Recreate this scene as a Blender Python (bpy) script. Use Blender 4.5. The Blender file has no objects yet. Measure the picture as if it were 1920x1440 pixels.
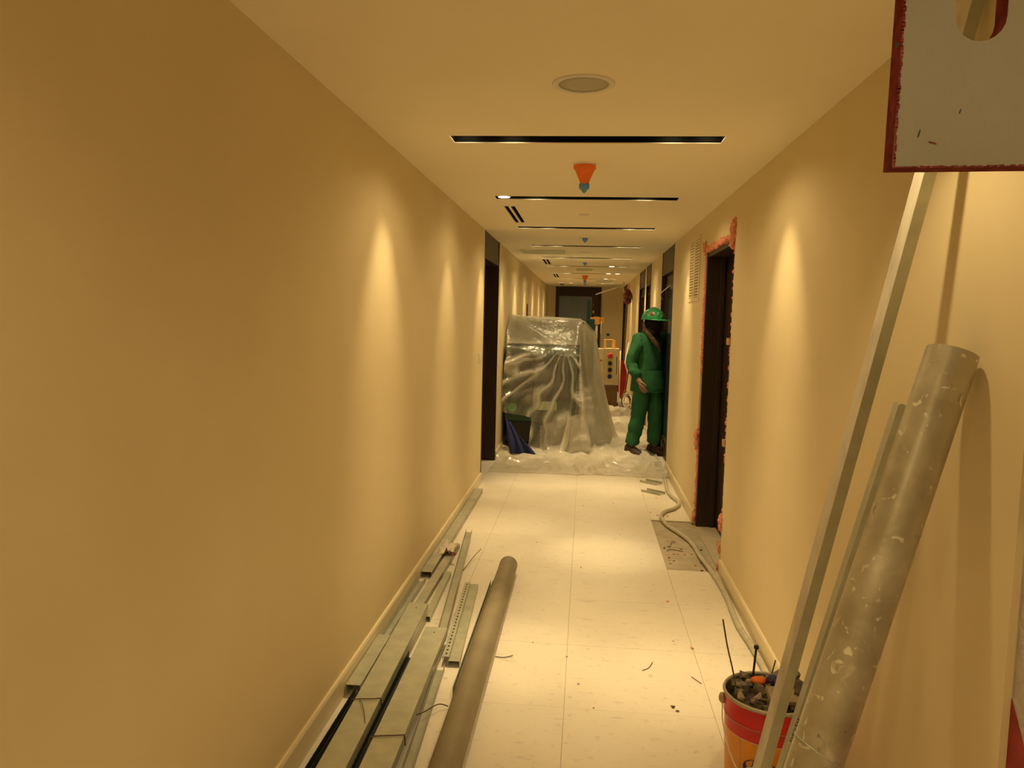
import bpy, bmesh, math, random
from mathutils import Vector, Matrix, noise
R = random.Random(7)
sc = bpy.context.scene
COL = sc.collection

# ------------------------------------------------------------------ camera, world, exposure
def make_camera():
    f, yaw, pitch, roll = 1436.3, 0.09386, 0.08590, 0.02418
    fw = Vector((-math.sin(yaw) * math.cos(pitch), math.cos(yaw) * math.cos(pitch), -math.sin(pitch)))
    r0 = Vector((math.cos(yaw), math.sin(yaw), 0)); u0 = r0.cross(fw)
    r = r0 * math.cos(roll) + u0 * math.sin(roll); u = -r0 * math.sin(roll) + u0 * math.cos(roll)
    cd = bpy.data.cameras.new('camera'); cd.sensor_width = 36; cd.lens = 36 * f / 1920; cd.clip_start = .02
    co = bpy.data.objects.new('camera', cd); COL.objects.link(co)
    m = Matrix((r, u, -fw)).transposed().to_4x4(); m.translation = (0, 0, 1.55)
    co.matrix_world = m; sc.camera = co
make_camera()
wd = bpy.data.worlds.new('world'); sc.world = wd; wd.use_nodes = True
wd.node_tree.nodes['Background'].inputs[0].default_value = (.02, .02, .02, 1)
wd.node_tree.nodes['Background'].inputs[1].default_value = .2
sc.view_settings.view_transform = 'Standard'; sc.view_settings.look = 'None'
sc.view_settings.gamma = 1; sc.view_settings.use_curve_mapping = False
sc.view_settings.exposure = 0.16
LAMP_RGB = (1.0, .755, .39); LAMP_OUT = 35.0; LAMP_IN = 80.0; AMBIENT_SPILL = 7.0; LAMP_NEAR = 22.0; LAMP_POOL = 52.0

# ------------------------------------------------------------------ dimensions
XL, XR, CZ = -.942, .876, 2.3485
YB, YE = -3.0, 18.8
SLOTS = [-1.48, .18, 1.84, 3.505, 5.17, 6.83, 8.5, 10.1, 11.68, 13.45, 15.2, 16.95]

# ------------------------------------------------------------------ helpers
def s2l(c): return tuple((v / 12.92 if v <= .04045 else ((v + .055) / 1.055) ** 2.4) for v in c)
def rgb(r, g, b): return s2l((r / 255, g / 255, b / 255))
def mat(name, col, rough=.6, metal=0, col2=None, scale=8, detail=4, bump=0, bscale=60, spec=.5, lo=.35, hi=.7, stretch=None, trans=0, ior=1.45, alpha=1):
    m = bpy.data.materials.new(name); m.use_nodes = True
    nt = m.node_tree; b = nt.nodes['Principled BSDF']
    b.inputs['Base Color'].default_value = (*col, 1); b.inputs['Roughness'].default_value = rough
    b.inputs['Metallic'].default_value = metal; b.inputs['Specular IOR Level'].default_value = spec
    b.inputs['Transmission Weight'].default_value = trans; b.inputs['IOR'].default_value = ior; b.inputs['Alpha'].default_value = alpha
    tc = nt.nodes.new('ShaderNodeTexCoord'); mp = nt.nodes.new('ShaderNodeMapping')
    nt.links.new(tc.outputs['Object'], mp.inputs[0])
    if stretch: mp.inputs['Scale'].default_value = stretch
    if col2 is not None:
        n = nt.nodes.new('ShaderNodeTexNoise'); n.inputs['Scale'].default_value = scale; n.inputs['Detail'].default_value = detail
        r = nt.nodes.new('ShaderNodeValToRGB'); r.color_ramp.elements[0].position = lo; r.color_ramp.elements[1].position = hi
        r.color_ramp.elements[0].color = (*col, 1); r.color_ramp.elements[1].color = (*col2, 1)
        nt.links.new(mp.outputs[0], n.inputs['Vector']); nt.links.new(n.outputs['Fac'], r.inputs[0]); nt.links.new(r.outputs[0], b.inputs['Base Color'])
    if bump:
        n = nt.nodes.new('ShaderNodeTexNoise'); n.inputs['Scale'].default_value = bscale; n.inputs['Detail'].default_value = 5
        bp = nt.nodes.new('ShaderNodeBump'); bp.inputs['Strength'].default_value = bump; bp.inputs['Distance'].default_value = .01
        nt.links.new(mp.outputs[0], n.inputs['Vector']); nt.links.new(n.outputs['Fac'], bp.inputs['Height']); nt.links.new(bp.outputs[0], b.inputs['Normal'])
    return m
def emat(name, col, strength):
    m = bpy.data.materials.new(name); m.use_nodes = True; b = m.node_tree.nodes['Principled BSDF']
    b.inputs['Base Color'].default_value = (*col, 1); b.inputs['Emission Color'].default_value = (*col, 1); b.inputs['Emission Strength'].default_value = strength
    return m

class MB:
    def __init__(s): s.v = []; s.f = []; s.smooth = set()
    def add(s, vs, fs, smooth=False):
        o = len(s.v); s.v += [tuple(v) for v in vs]
        for f in fs:
            if smooth: s.smooth.add(len(s.f))
            s.f.append(tuple(i + o for i in f))
        return s
    def box(s, x0, x1, y0, y1, z0, z1):
        return s.add([(x, y, z) for x in (x0, x1) for y in (y0, y1) for z in (z0, z1)],
                     [(0, 1, 3, 2), (4, 6, 7, 5), (0, 4, 5, 1), (2, 3, 7, 6), (0, 2, 6, 4), (1, 5, 7, 3)])
    def frame(s, p0, p1, up):
        d = (Vector(p1) - Vector(p0)).normalized(); u = Vector(up); r = d.cross(u).normalized(); u = r.cross(d)
        return d, r, u
    def prism(s, prof, p0, p1, up=(0, 0, 1)):            # prof: (right, up) outline
        d, r, u = s.frame(p0, p1, up); n = len(prof); p0 = Vector(p0); p1 = Vector(p1)
        vs = [p + r * a + u * b for p in (p0, p1) for a, b in prof]
        return s.add(vs, [(i, (i + 1) % n, n + (i + 1) % n, n + i) for i in range(n)] + [tuple(range(n))[::-1], tuple(range(n, 2 * n))])
    def tube(s, pts, r, n=10, cap=True, inner=None):
        pts = [Vector(p) for p in pts]; rs = r if isinstance(r, (list, tuple)) else [r] * len(pts); vs = []
        prev = None
        for i, p in enumerate(pts):
            d = (pts[min(i + 1, len(pts) - 1)] - pts[max(i - 1, 0)]).normalized()
            if prev is None:
                a = Vector((0, 0, 1)) if abs(d.z) < .9 else Vector((1, 0, 0)); prev = d.cross(a).normalized()
            else: prev = (prev - d * prev.dot(d)).normalized()
            b = d.cross(prev)
            vs += [p + (prev * math.cos(t) + b * math.sin(t)) * rs[i] for t in [2 * math.pi * k / n for k in range(n)]]
        fs = [(i * n + k, i * n + (k + 1) % n, (i + 1) * n + (k + 1) % n, (i + 1) * n + k) for i in range(len(pts) - 1) for k in range(n)]
        s.add(vs, fs, True)
        if cap: o = len(s.v) - len(vs); s.f += [tuple(o + k for k in range(n))[::-1], tuple(o + len(vs) - n + k for k in range(n))]
        return s
    def lathe(s, prof, c=(0, 0, 0), n=32, close=False):   # prof (r,z)
        c = Vector(c); m = len(prof)
        vs = [c + Vector((r * math.cos(t), r * math.sin(t), z)) for r, z in prof for t in [2 * math.pi * k / n for k in range(n)]]
        rng = range(m) if close else range(m - 1)
        return s.add(vs, [(i * n + k, i * n + (k + 1) % n, ((i + 1) % m) * n + (k + 1) % n, ((i + 1) % m) * n + k) for i in rng for k in range(n)], True)
    def blob(s, c, r, sub=2, amp=.25, fr=3.0, sq=(1, 1, 1), seed=0):
        bm = bmesh.new(); bmesh.ops.create_icosphere(bm, subdivisions=sub, radius=1); bm.verts.ensure_lookup_table()
        vs = []
        for v in bm.verts:
            k = 1 + amp * noise.noise(v.co * fr * .5 + Vector((seed * 3.1, seed * 1.7, seed)))
            vs.append(Vector(c) + Vector((v.co.x * sq[0], v.co.y * sq[1], v.co.z * sq[2])) * r * k)
        fs = [tuple(v.index for v in f.verts) for f in bm.faces]; bm.free()
        return s.add(vs, fs, sub > 1)
    def chunk(s, c, r, seed):
        rr = random.Random(seed); bm = bmesh.new()
        for i in range(9):
            bm.verts.new(Vector(c) + Vector((rr.uniform(-1, 1), rr.uniform(-1, 1), rr.uniform(-.7, .7))) * r)
        bmesh.ops.convex_hull(bm, input=bm.verts); bm.verts.ensure_lookup_table()
        bmesh.ops.delete(bm, geom=[v for v in bm.verts if not v.link_faces], context='VERTS'); bm.verts.index_update()
        vs = [v.co.copy() for v in bm.verts]; fs = [tuple(v.index for v in f.verts) for f in bm.faces]; bm.free()
        return s.add(vs, fs)
    def build(s, name, m, parent=None, bevel=0):
        me = bpy.data.meshes.new(name)
        org = Vector((0, 0, 0))
        me.from_pydata(s.v, [], s.f)
        for i, p in enumerate(me.polygons): p.use_smooth = i in s.smooth
        bm = bmesh.new(); bm.from_mesh(me)
        bmesh.ops.recalc_face_normals(bm, faces=bm.faces); bm.to_mesh(me); bm.free()
        me.materials.append(m); o = bpy.data.objects.new(name, me); COL.objects.link(o)
        if parent: o.parent = parent
        if bevel:
            bv = o.modifiers.new('bevel', 'BEVEL'); bv.width = bevel; bv.segments = 2; bv.limit_method = 'ANGLE'
        return o
def tag(o, label=None, cat=None, group=None, kind=None):
    if label: o['label'] = label
    if cat: o['category'] = cat
    if group: o['group'] = group
    if kind: o['kind'] = kind
    return o
def empty(name, loc=(0, 0, 0), label=None, cat=None, group=None, kind=None):
    o = bpy.data.objects.new(name, None); o.empty_display_size = .1; COL.objects.link(o); o.location = loc
    return tag(o, label, cat, group, kind)
def adopt(e, *objs):                                       # parent world-space meshes to an empty placed anywhere
    for o in objs:
        o.parent = e; o.matrix_parent_inverse = Matrix.Translation(e.location).inverted()
def cprof(w, h, t=.0016, flip=1):                          # C profile, web on top, flanges hanging (flip=-1: flanges up)
    a = w / 2
    p = [(-a, -h), (-a, 0), (a, 0), (a, -h), (a - t, -h), (a - t, -t), (-a + t, -t), (-a + t, -h)]
    return [(x, y * flip) for x, y in p]

# ------------------------------------------------------------------ materials
M = {}
M['wall'] = mat('wall_paint', (.77, .645, .40), .62, col2=(.74, .62, .38), scale=2.5, bump=.03, bscale=180, spec=.35)
M['ceil'] = mat('ceiling_paint', (.92, .83, .63), .7, col2=(.90, .81, .61), scale=3, spec=.3)
M['base'] = mat('baseboard_paint', (.80, .69, .47), .42, spec=.5)
M['screed'] = mat('cement_screed', (.44, .375, .26), .9, col2=(.58, .50, .36), scale=9, bump=.25, bscale=70, spec=.2)
M['plaster'] = mat('bare_plaster', (.46, .40, .34), .95, col2=(.58, .51, .42), scale=14, bump=.7, bscale=55, spec=.15)
M['redpaint'] = mat('red_paint', (.35, .035, .03), .6, col2=(.25, .02, .02), scale=20)
M['black'] = mat('black_trough', (.007, .006, .005), .7, spec=.15)
M['housing'] = mat('lamp_housing', (.05, .05, .05), .35, metal=.6)
M['lens'] = emat('lamp_lens', (1, .83, .5), 14)
M['lens_off'] = mat('lamp_lens_unlit', (.5, .5, .45), .2)
M['dwood'] = mat('dark_walnut_wood', (.026, .0145, .010), .42, col2=(.040, .022, .014), scale=7, stretch=(6, 6, .5), spec=.4)
M['dwood2'] = mat('dark_walnut_panel', (.050, .026, .018), .45, col2=(.070, .038, .026), scale=7, stretch=(6, .6, 6), spec=.4)
M['dglass'] = mat('dark_door_glass', (.035, .045, .055), .12, spec=.6)
M['greydoor'] = mat('blue_grey_door_leaf', (.19, .235, .30), .5, col2=(.16, .20, .26), scale=2)
M['foam'] = mat('pink_foam', (.88, .40, .27), .9, col2=(.76, .27, .18), scale=35, bump=.5, bscale=80, spec=.1)
M['shim'] = mat('shim_wood', (.55, .32, .15), .8, col2=(.45, .25, .11), scale=20, stretch=(1, 1, 8))
M['white'] = mat('white_plastic', (.78, .74, .64), .4)
M['grillec'] = mat('speaker_grille', (.52, .49, .38), .7, bump=.3, bscale=700)
M['slit'] = mat('diffuser_slit', (.02, .017, .012), .6)
M['access'] = mat('access_panel_board', (.52, .56, .42), .75, col2=(.48, .52, .38), scale=9)
M['orange'] = mat('orange_cap', (.95, .20, .02), .45, col2=(.85, .17, .02), scale=30)
M['bluecap'] = mat('blue_cap', (.16, .33, .75), .4, col2=(.10, .22, .52), scale=60)
M['greencap'] = mat('blue_green_cap_tip', (.14, .34, .60), .4)
M['galv'] = mat('galvanised_steel', (.46, .47, .37), .36, metal=.35, col2=(.56, .565, .45), scale=16, stretch=(1, 1, 1), bump=.04, bscale=90)
M['galv2'] = mat('dusty_galvanised_steel', (.40, .40, .31), .5, metal=.25, col2=(.56, .53, .41), scale=10, bump=.06, bscale=60, lo=.3, hi=.8)
M['smear'] = mat('plaster_smeared_steel', (.72, .66, .54), .7, metal=.1, col2=(.45, .40, .33), scale=9, detail=6, lo=.5, hi=.72, stretch=(1, 1, .35))
M['ink'] = mat('ink', (.03, .03, .03), .8)
M['tile'] = None
M['hose'] = mat('grey_beige_hose', (.60, .56, .42), .5, col2=(.50, .46, .34), scale=30, bump=.2, bscale=150)
M['wire'] = mat('rusty_tie_wire', (.09, .06, .04), .6, metal=.4, col2=(.16, .10, .06), scale=80)
M['rubble'] = mat('grey_rubble', (.30, .25, .19), .95, col2=(.17, .14, .10), scale=25, bump=.6, bscale=60, spec=.15)
M['rubble2'] = mat('tan_rubble', (.46, .36, .25), .95, col2=(.33, .25, .17), scale=25, bump=.6, bscale=60, spec=.15)
M['rubble3'] = mat('dark_rubble', (.10, .08, .06), .95, col2=(.2, .16, .11), scale=25, bump=.6, bscale=60, spec=.15)
M['copper'] = mat('copper_strip', (.85, .40, .22), .4, metal=.5)
M['cobalt'] = mat('dark_blue_glass', (.03, .03, .12), .1, spec=.8)
M['boardface'] = mat('grey_board_face', (.25, .23, .18), .8, col2=(.28, .255, .20), scale=6, bump=.1, bscale=200, spec=.25)
M['boardedge'] = mat('dark_red_board_core', (.13, .024, .022), .95, col2=(.22, .046, .036), scale=60, spec=.02)
M['green'] = mat('machine_green', (.030, .075, .042), .45, col2=(.022, .055, .032), scale=6)
M['teal'] = mat('dark_teal_paint', (.018, .075, .075), .45)
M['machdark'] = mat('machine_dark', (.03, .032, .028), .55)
M['bluecloth'] = mat('blue_cloth', (.045, .055, .17), .85, col2=(.035, .042, .12), scale=12, bump=.3, bscale=120, spec=.1)
M['coverall'] = mat('green_coverall', (.042, .165, .070), .85, col2=(.030, .120, .050), scale=7, bump=.35, bscale=35, spec=.15)
M['skin'] = mat('skin', (.30, .17, .11), .55)
M['darkcloth'] = mat('black_balaclava', (.018, .013, .011), .9, spec=.1)
M['strap'] = mat('brown_patterned_scarf', (.13, .085, .04), .9, col2=(.05, .03, .015), scale=45, lo=.45, hi=.55)
M['helmet'] = mat('green_helmet', (.035, .30, .10), .3, spec=.5)
M['redst'] = mat('red_sticker', (.60, .06, .035), .5)
M['shoe'] = mat('brown_work_shoe', (.07, .04, .025), .6, col2=(.045, .026, .016), scale=20)
M['cream'] = mat('cream_machine_paint', (.66, .55, .30), .5, col2=(.58, .48, .26), scale=8)
M['yellow'] = mat('yellow_orange_paint', (.78, .40, .08), .5, col2=(.68, .33, .06), scale=12)
M['redsheet'] = mat('crimson_sheet', (.55, .035, .045), .5, col2=(.42, .025, .035), scale=6)
M['brown'] = mat('brown_timber', (.20, .10, .045), .7, col2=(.14, .07, .03), scale=14)
M['redbrown'] = mat('reddish_brown_wrap', (.20, .055, .035), .7, col2=(.12, .03, .022), scale=18)
M['bred'] = mat('bucket_red', (.72, .03, .03), .35, col2=(.64, .025, .025), scale=6)
M['borange'] = mat('bucket_orange', (.88, .34, .015), .35, col2=(.80, .29, .012), scale=6)
M['rim'] = mat('bucket_rim_steel', (.52, .49, .38), .5, metal=.5, col2=(.36, .30, .2), scale=20)
M['navy'] = mat('navy_print', (.02, .025, .10), .5)
M['paper'] = mat('crumpled_paper', (.74, .64, .52), .8, col2=(.62, .5, .4), scale=12)

def tile_material():
    m = mat('cream_porcelain_tile', (.72, .66, .52), .42, spec=.4)
    nt = m.node_tree; b = nt.nodes['Principled BSDF']; g = nt.nodes.new('ShaderNodeNewGeometry')
    def nz(sc_, det, lo, hi, a, c, stretch=(1, 1, 1)):
        mp = nt.nodes.new('ShaderNodeMapping'); mp.inputs['Scale'].default_value = stretch; nt.links.new(g.outputs['Position'], mp.inputs[0])
        n = nt.nodes.new('ShaderNodeTexNoise'); n.inputs['Scale'].default_value = sc_; n.inputs['Detail'].default_value = det
        nt.links.new(mp.outputs[0], n.inputs['Vector'])
        r = nt.nodes.new('ShaderNodeValToRGB'); r.color_ramp.elements[0].position = lo; r.color_ramp.elements[1].position = hi
        r.color_ramp.elements[0].color = (a, a, a, 1); r.color_ramp.elements[1].color = (c, c, c, 1); nt.links.new(n.outputs['Fac'], r.inputs[0]); return r
    base = nt.nodes.new('ShaderNodeRGB'); base.outputs[0].default_value = (.86, .79, .665, 1)
    cur = base.outputs[0]
    for r in (nz(3, 5, .3, .7, .93, 1.0), nz(26, 6, .61, .74, 1.0, .80), nz(9, 8, .62, .72, 1, .82, (1, 3.5, 1)), nz(60, 3, .71, .78, 1, .68, (1, 2.0, 1))):
        mx = nt.nodes.new('ShaderNodeMix'); mx.data_type = 'RGBA'; mx.blend_type = 'MULTIPLY'; mx.inputs[0].default_value = 1
        nt.links.new(cur, mx.inputs[6]); nt.links.new(r.outputs[0], mx.inputs[7]); cur = mx.outputs[2]
    nt.links.new(cur, b.inputs['Base Color'])
    return m
M['tile'] = tile_material()
def plastic_material(name, alpha, white, alpha2=None, gloss=.10, gather=False):
    m = bpy.data.materials.new(name); m.use_nodes = True; nt = m.node_tree
    for n in list(nt.nodes): nt.nodes.remove(n)
    out = nt.nodes.new('ShaderNodeOutputMaterial'); tr = nt.nodes.new('ShaderNodeBsdfTransparent'); tr.inputs[0].default_value = (.95, .95, .9, 1)
    df = nt.nodes.new('ShaderNodeBsdfDiffuse'); df.inputs[0].default_value = (*white, 1)
    tl = nt.nodes.new('ShaderNodeBsdfTranslucent'); tl.inputs[0].default_value = (*white, 1)
    gl = nt.nodes.new('ShaderNodeBsdfGlossy'); gl.inputs['Roughness'].default_value = .22; gl.inputs[0].default_value = (.9, .9, .9, 1)
    m1 = nt.nodes.new('ShaderNodeMixShader'); m1.inputs[0].default_value = .5
    m2 = nt.nodes.new('ShaderNodeMixShader'); m3 = nt.nodes.new('ShaderNodeMixShader'); m3.inputs[0].default_value = gloss
    nt.links.new(df.outputs[0], m1.inputs[1]); nt.links.new(tl.outputs[0], m1.inputs[2])
    tc = nt.nodes.new('ShaderNodeTexCoord'); nz = nt.nodes.new('ShaderNodeTexNoise'); nz.inputs['Scale'].default_value = 3.5; nz.inputs['Detail'].default_value = 6
    rp = nt.nodes.new('ShaderNodeMapRange'); rp.inputs[1].default_value = .35; rp.inputs[2].default_value = .68
    rp.inputs[3].default_value = alpha; rp.inputs[4].default_value = alpha if alpha2 is None else alpha2
    nt.links.new(tc.outputs['Object'], nz.inputs['Vector']); nt.links.new(nz.outputs['Fac'], rp.inputs[0]); nt.links.new(rp.outputs[0], m2.inputs[0])
    if gather:                                             # film bunched in several layers is more opaque
        at = nt.nodes.new('ShaderNodeAttribute'); at.attribute_name = 'gather'; ad = nt.nodes.new('ShaderNodeMath'); ad.operation = 'ADD'; ad.use_clamp = True
        nt.links.new(rp.outputs[0], ad.inputs[0]); nt.links.new(at.outputs['Fac'], ad.inputs[1]); nt.links.new(ad.outputs[0], m2.inputs[0])
    nt.links.new(tr.outputs[0], m2.inputs[1]); nt.links.new(m1.outputs[0], m2.inputs[2])
    nt.links.new(m2.outputs[0], m3.inputs[1]); nt.links.new(gl.outputs[0], m3.inputs[2]); nt.links.new(m3.outputs[0], out.inputs[0])
    n2 = nt.nodes.new('ShaderNodeTexNoise'); n2.inputs['Scale'].default_value = 14; n2.inputs['Detail'].default_value = 4
    bp = nt.nodes.new('ShaderNodeBump'); bp.inputs['Strength'].default_value = .5; bp.inputs['Distance'].default_value = .03
    nt.links.new(tc.outputs['Object'], n2.inputs['Vector']); nt.links.new(n2.outputs['Fac'], bp.inputs['Height'])
    for s in (df, tl, gl): nt.links.new(bp.outputs[0], s.inputs['Normal'])
    return m
M['sheet'] = plastic_material('translucent_polythene', .09, (.92, .88, .77), .24, .12, True)
M['fsheet'] = plastic_material('dusty_floor_polythene', .80, (.90, .86, .77), 1.0)

# ------------------------------------------------------------------ floor
ROWS = [3.56 + .604 * k for k in range(-9, 8)]          # joints across the corridor
COLS = [XL, -.633, -.038, .557, XR]
PATCH = (4.768, 5.976)
fl = empty('floor', (0, 0, 0), kind='structure')
MB().box(-3.2, 3.2, YB - .1, YE + .1, -.12, -.012).build('screed_bed', M['screed'], fl)
tmesh = {}
for i in range(len(ROWS) - 1):
    for c in range(4):
        y0, y1 = ROWS[i], ROWS[i + 1]
        if c == 3 and PATCH[0] - .05 < (y0 + y1) / 2 < PATCH[1] + .05: continue
        w, d = COLS[c + 1] - COLS[c] - .0012, y1 - y0 - .0012
        if c not in tmesh:
            o = MB().box(-w / 2, w / 2, -d / 2, d / 2, -.004, 0).build('tile', M['tile'], fl, bevel=.0008); tmesh[c] = o.data
        else:
            o = bpy.data.objects.new('tile', tmesh[c]); COL.objects.link(o); o.parent = fl
            bv = o.modifiers.new('bevel', 'BEVEL'); bv.width = .0008; bv.segments = 2
        o.location = ((COLS[c] + COLS[c + 1]) / 2, (y0 + y1) / 2, R.uniform(-.0003, .0002))
MB().box(XL, .556, ROWS[0], ROWS[-1], -.0118, -.0046).box(.5561, XR, ROWS[0], PATCH[0] - .001, -.0118, -.0046).box(.5561, XR, PATCH[1] + .001, ROWS[-1], -.0118, -.0046).build('grout_bed', mat('beige_grout', (.66, .60, .48), .9), fl)
MB().box(XL - .3, XR + .5, ROWS[-1] + .001, YE, -.0118, 0).build('tile_field', M['tile'], fl)
MB().box(XL, XR, YB, ROWS[0] - .001, -.0118, 0).build('tile_field', M['tile'], fl)
MB().box(XL - .3, XL - .002, 7.04, 7.79, -.0118, 0).build('threshold', M['tile'], fl)
MB().box(XR + .004, XR + .5, 4.75, 5.905, -.0118, -.001).build('threshold', mat('threshold_stone', (.60, .51, .37), .6, col2=(.52, .44, .31), scale=12), fl)

# ------------------------------------------------------------------ walls
D1 = (7.04, 8.215); D2 = (4.75, 5.905); D3 = (8.0, 9.22); D4 = (10.75, 11.55); D5 = (11.85, 13.0); D6 = (16.9, 18.5)
WALL_END = 1.6
def wall(name, x0, x1, gaps, m, ya=YB, yb=YE):
    b = MB(); y = ya
    for g0, g1, z in sorted(gaps):
        b.box(x0, x1, y, g0, 0, CZ); y = g1
        if z < CZ: b.box(x0, x1, g0, g1, z, CZ)
    b.box(x0, x1, y, yb, 0, CZ)
    return tag(b.build(name, m), kind='structure')
wall('wall_left', XL - .30, XL, [(*D1, CZ)], M['wall'])
wr = empty('wall_right', (0, 0, 0), kind='structure')
def wall_r():
    b = MB(); y = WALL_END
    for g0, g1, z in [(*D2, 2.10), (*D3, CZ), (*D4, CZ), (*D5, CZ), (*D6, CZ)]:
        b.box(XR, XR + .30, y, g0, 0, CZ); y = g1
        if z < CZ: b.box(XR, XR + .30, g0, g1, z, CZ)
    b.box(XR, XR + .30, y, YE, 0, CZ)
    b.build('painted_wall', M['wall'], wr)
    MB().box(XR + .016, XR + .30, YB, WALL_END - .0005, 0, CZ).build('bare_plaster_wall', M['plaster'], wr)
    # red paint patch on the bare plaster: slanted top edge
    MB().prism([(0, -.7), (0, .06), (-.06, -.02), (-.18, -.12), (-.45, -.16), (-.45, -.7)], (XR + .0165, 1.598, .74), (XR + .0145, 1.598, .74), (0, 0, 1)).build('red_paint_patch', M['redpaint'], wr)
wall_r()
tag(MB().box(XL - .3, XR + .3, YE, YE + .2, 0, CZ).build('wall_end', M['wall']), kind='structure')
tag(MB().box(XL - .3, XR + .3, YB - .2, YB, 0, CZ).build('wall_back', M['wall']), kind='structure')
def baseboard(name, x, sgn, segs):
    b = MB()
    for a, c in segs:
        prof = [(0, 0), (.013, 0), (.013, .088), (.009, .098), (0, .098)]
        for i in range(1):
            b.prism([(p[0] * -sgn if True else 0, p[1]) for p in prof], (x, a, .0005), (x, c, .0005), (0, 0, 1))
    return tag(b.build(name, M['base']), kind='structure')
baseboard('baseboard_left', XL, -1, [(YB, D1[0] - .005), (D1[1] + .005, YE)])
baseboard('baseboard_right', XR, 1, [(WALL_END, D2[0] - .03), (D2[1] + .03, D3[0] - .005), (D3[1] + .01, D4[0] - .01), (D4[1] + .01, D5[0] - .01), (D5[1] + .01, D6[0] - .01)])

# ------------------------------------------------------------------ ceiling with openings
AC = [(5.54, 6.48), (10.4, 11.35), (13.68, 14.8), (17.2, 18.1)]
holes = [(-.628, .574, y - .068, y + .068) for y in SLOTS]
for a, c in AC: holes += [(-.612, -.582, a, c), (-.564, -.534, a, c)]
def ceiling():
    xs = sorted({XL - .3, XR + .3} | {h[i] for h in holes for i in (0, 1)}); ys = sorted({YB, YE} | {h[i] for h in holes for i in (2, 3)})
    b = MB()
    inh = lambda x, y: any(h[0] < x < h[1] and h[2] < y < h[3] for h in holes)
    for j in range(len(ys) - 1):
        ym = (ys[j] + ys[j + 1]) / 2; run = None
        for i in range(len(xs) - 1):
            xm = (xs[i] + xs[i + 1]) / 2
            if not inh(xm, ym):
                if run is None: run = xs[i]
            elif run is not None: b.box(run, xs[i], ys[j], ys[j + 1], CZ, CZ + .004); run = None
        if run is not None: b.box(run, xs[-1], ys[j], ys[j + 1], CZ, CZ + .004)
    tag(b.build('ceiling', M['ceil']), kind='structure')
    tag(MB().box(XL - .3, XR + .3, YB, YE, CZ + .26, CZ + .30).build('void_slab', M['black']), kind='structure')  # unseen black slab closing the void above the ceiling
ceiling()

# ------------------------------------------------------------------ recessed slot lights
ORD = ['', '', '', 'just beyond the round speaker, with the longest dark trough', 'second beyond the speaker, bright lens at left end',
       'third beyond the speaker, behind the nearest twin air slits', 'fourth beyond the speaker, in front of the grey-green hatch', 'fifth beyond the speaker, ahead of the second twin air slits',
       'sixth beyond the speaker, just behind the second twin air slits', 'seventh beyond the speaker, just before the distant orange cap', 'eighth beyond the speaker, just behind the distant orange cap', 'last one, closest to the end door']
AIM = {(3, -1): (-.343, 3.43), (3, 1): (.432, 3.28), (4, 1): (.20, 5.05), (4, -1): (-.60, 5.70), (5, 1): (.346, 7.15), (5, -1): (-.40, 7.2), (6, 1): (.357, 8.75)}
for k, y in enumerate(SLOTS):
    lab = 'recessed black ceiling slot light, ' + (ORD[k] if ORD[k] else ['furthest behind the viewer', 'above and behind the viewer', 'overhead, ahead of the red-edged board'][k])
    e = empty('recessed_slot_light', (-.027, y, CZ), lab, 'ceiling light', 'recessed slot lights along the corridor ceiling')
    x0, x1, y0, y1, zt = -.628, .574, y - .068, y + .068, CZ + .15
    t = MB(); th = .003
    t.box(x0 - th, x1 + th, y0 - th, y1 + th, zt, zt + th)
    t.box(x0 - th, x0, y0 - th, y1 + th, CZ + .004, zt).box(x1, x1 + th, y0 - th, y1 + th, CZ + .004, zt)
    t.box(x0, x1, y0 - th, y0, CZ + .004, zt).box(x0, x1, y1, y1 + th, CZ + .004, zt)
    adopt(e, t.build('trough', M['black']))
    for s, lx, kind_ in ((-1, -.570, 'out'), (-1, -.36, 'in'), (1, .36, 'in'), (1, .515, 'out')):
        on = not (k == 2 and (s < 0 or kind_ == 'in')) and not (k == 1 and kind_ == 'out')
        if k == 4 and s > 0 and kind_ == 'out': on = False
        if k == 2 and kind_ == 'out' and s > 0: kind_ = 'near'
        low = .036 if (k, s, kind_) in ((4, -1, 'out'), (9, 1, 'out'), (9, 1, 'in'), (8, 1, 'in'), (10, 1, 'in')) else 0
        h = MB().lathe([(.001, .10), (.042, .10), (.050, .03), (.050, .0), (.044, .0), (.040, .012), (.001, .02)], (lx, y, CZ + .045 - low), 20).build('spot_housing', M['housing'])
        adopt(e, h)
        ln = MB().lathe([(.0005, .0), (.039, .0)], (lx, y, CZ + .058 - low * 1.5), 20).build('lens', M['lens'] if on else M['lens_off']); ln.parent = h
        if not on: continue
        def spot(w, ang, blend, ty=0.0, tx=0.0, z=None):
            ld = bpy.data.lights.new('spot_lamp', 'SPOT'); ld.energy = w; ld.color = LAMP_RGB; ld.spot_size = math.radians(ang); ld.spot_blend = blend; ld.shadow_soft_size = .028
            lo = bpy.data.objects.new('spot_lamp', ld); COL.objects.link(lo); lo.location = (lx, y, CZ + (.036 - low if z is None else z)); lo.rotation_euler = (tx, ty, 0); adopt(e, lo)
        if kind_ == 'out': spot(LAMP_OUT, 54, 1.0, -s * math.radians(18))
        elif kind_ == 'near': spot(LAMP_NEAR, 100, .6)
        else:
            spot(LAMP_IN * (.72 if k < 2 else .70), 56, 1.0)
            ax, ay = AIM.get((k, s), (.36 * s, y))           # lamp heads are swivelled by hand: each pool lands where it was aimed
            if k > 2: spot(LAMP_POOL, 25, 1.0, -math.atan2(ax - lx, CZ), math.atan2(ay - y, CZ))
            spot(AMBIENT_SPILL * (1.6 if k < 2 else 1), 156, .5, z=.004)  # extra wide spot added at each inner lamp to lift the ambient light
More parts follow.
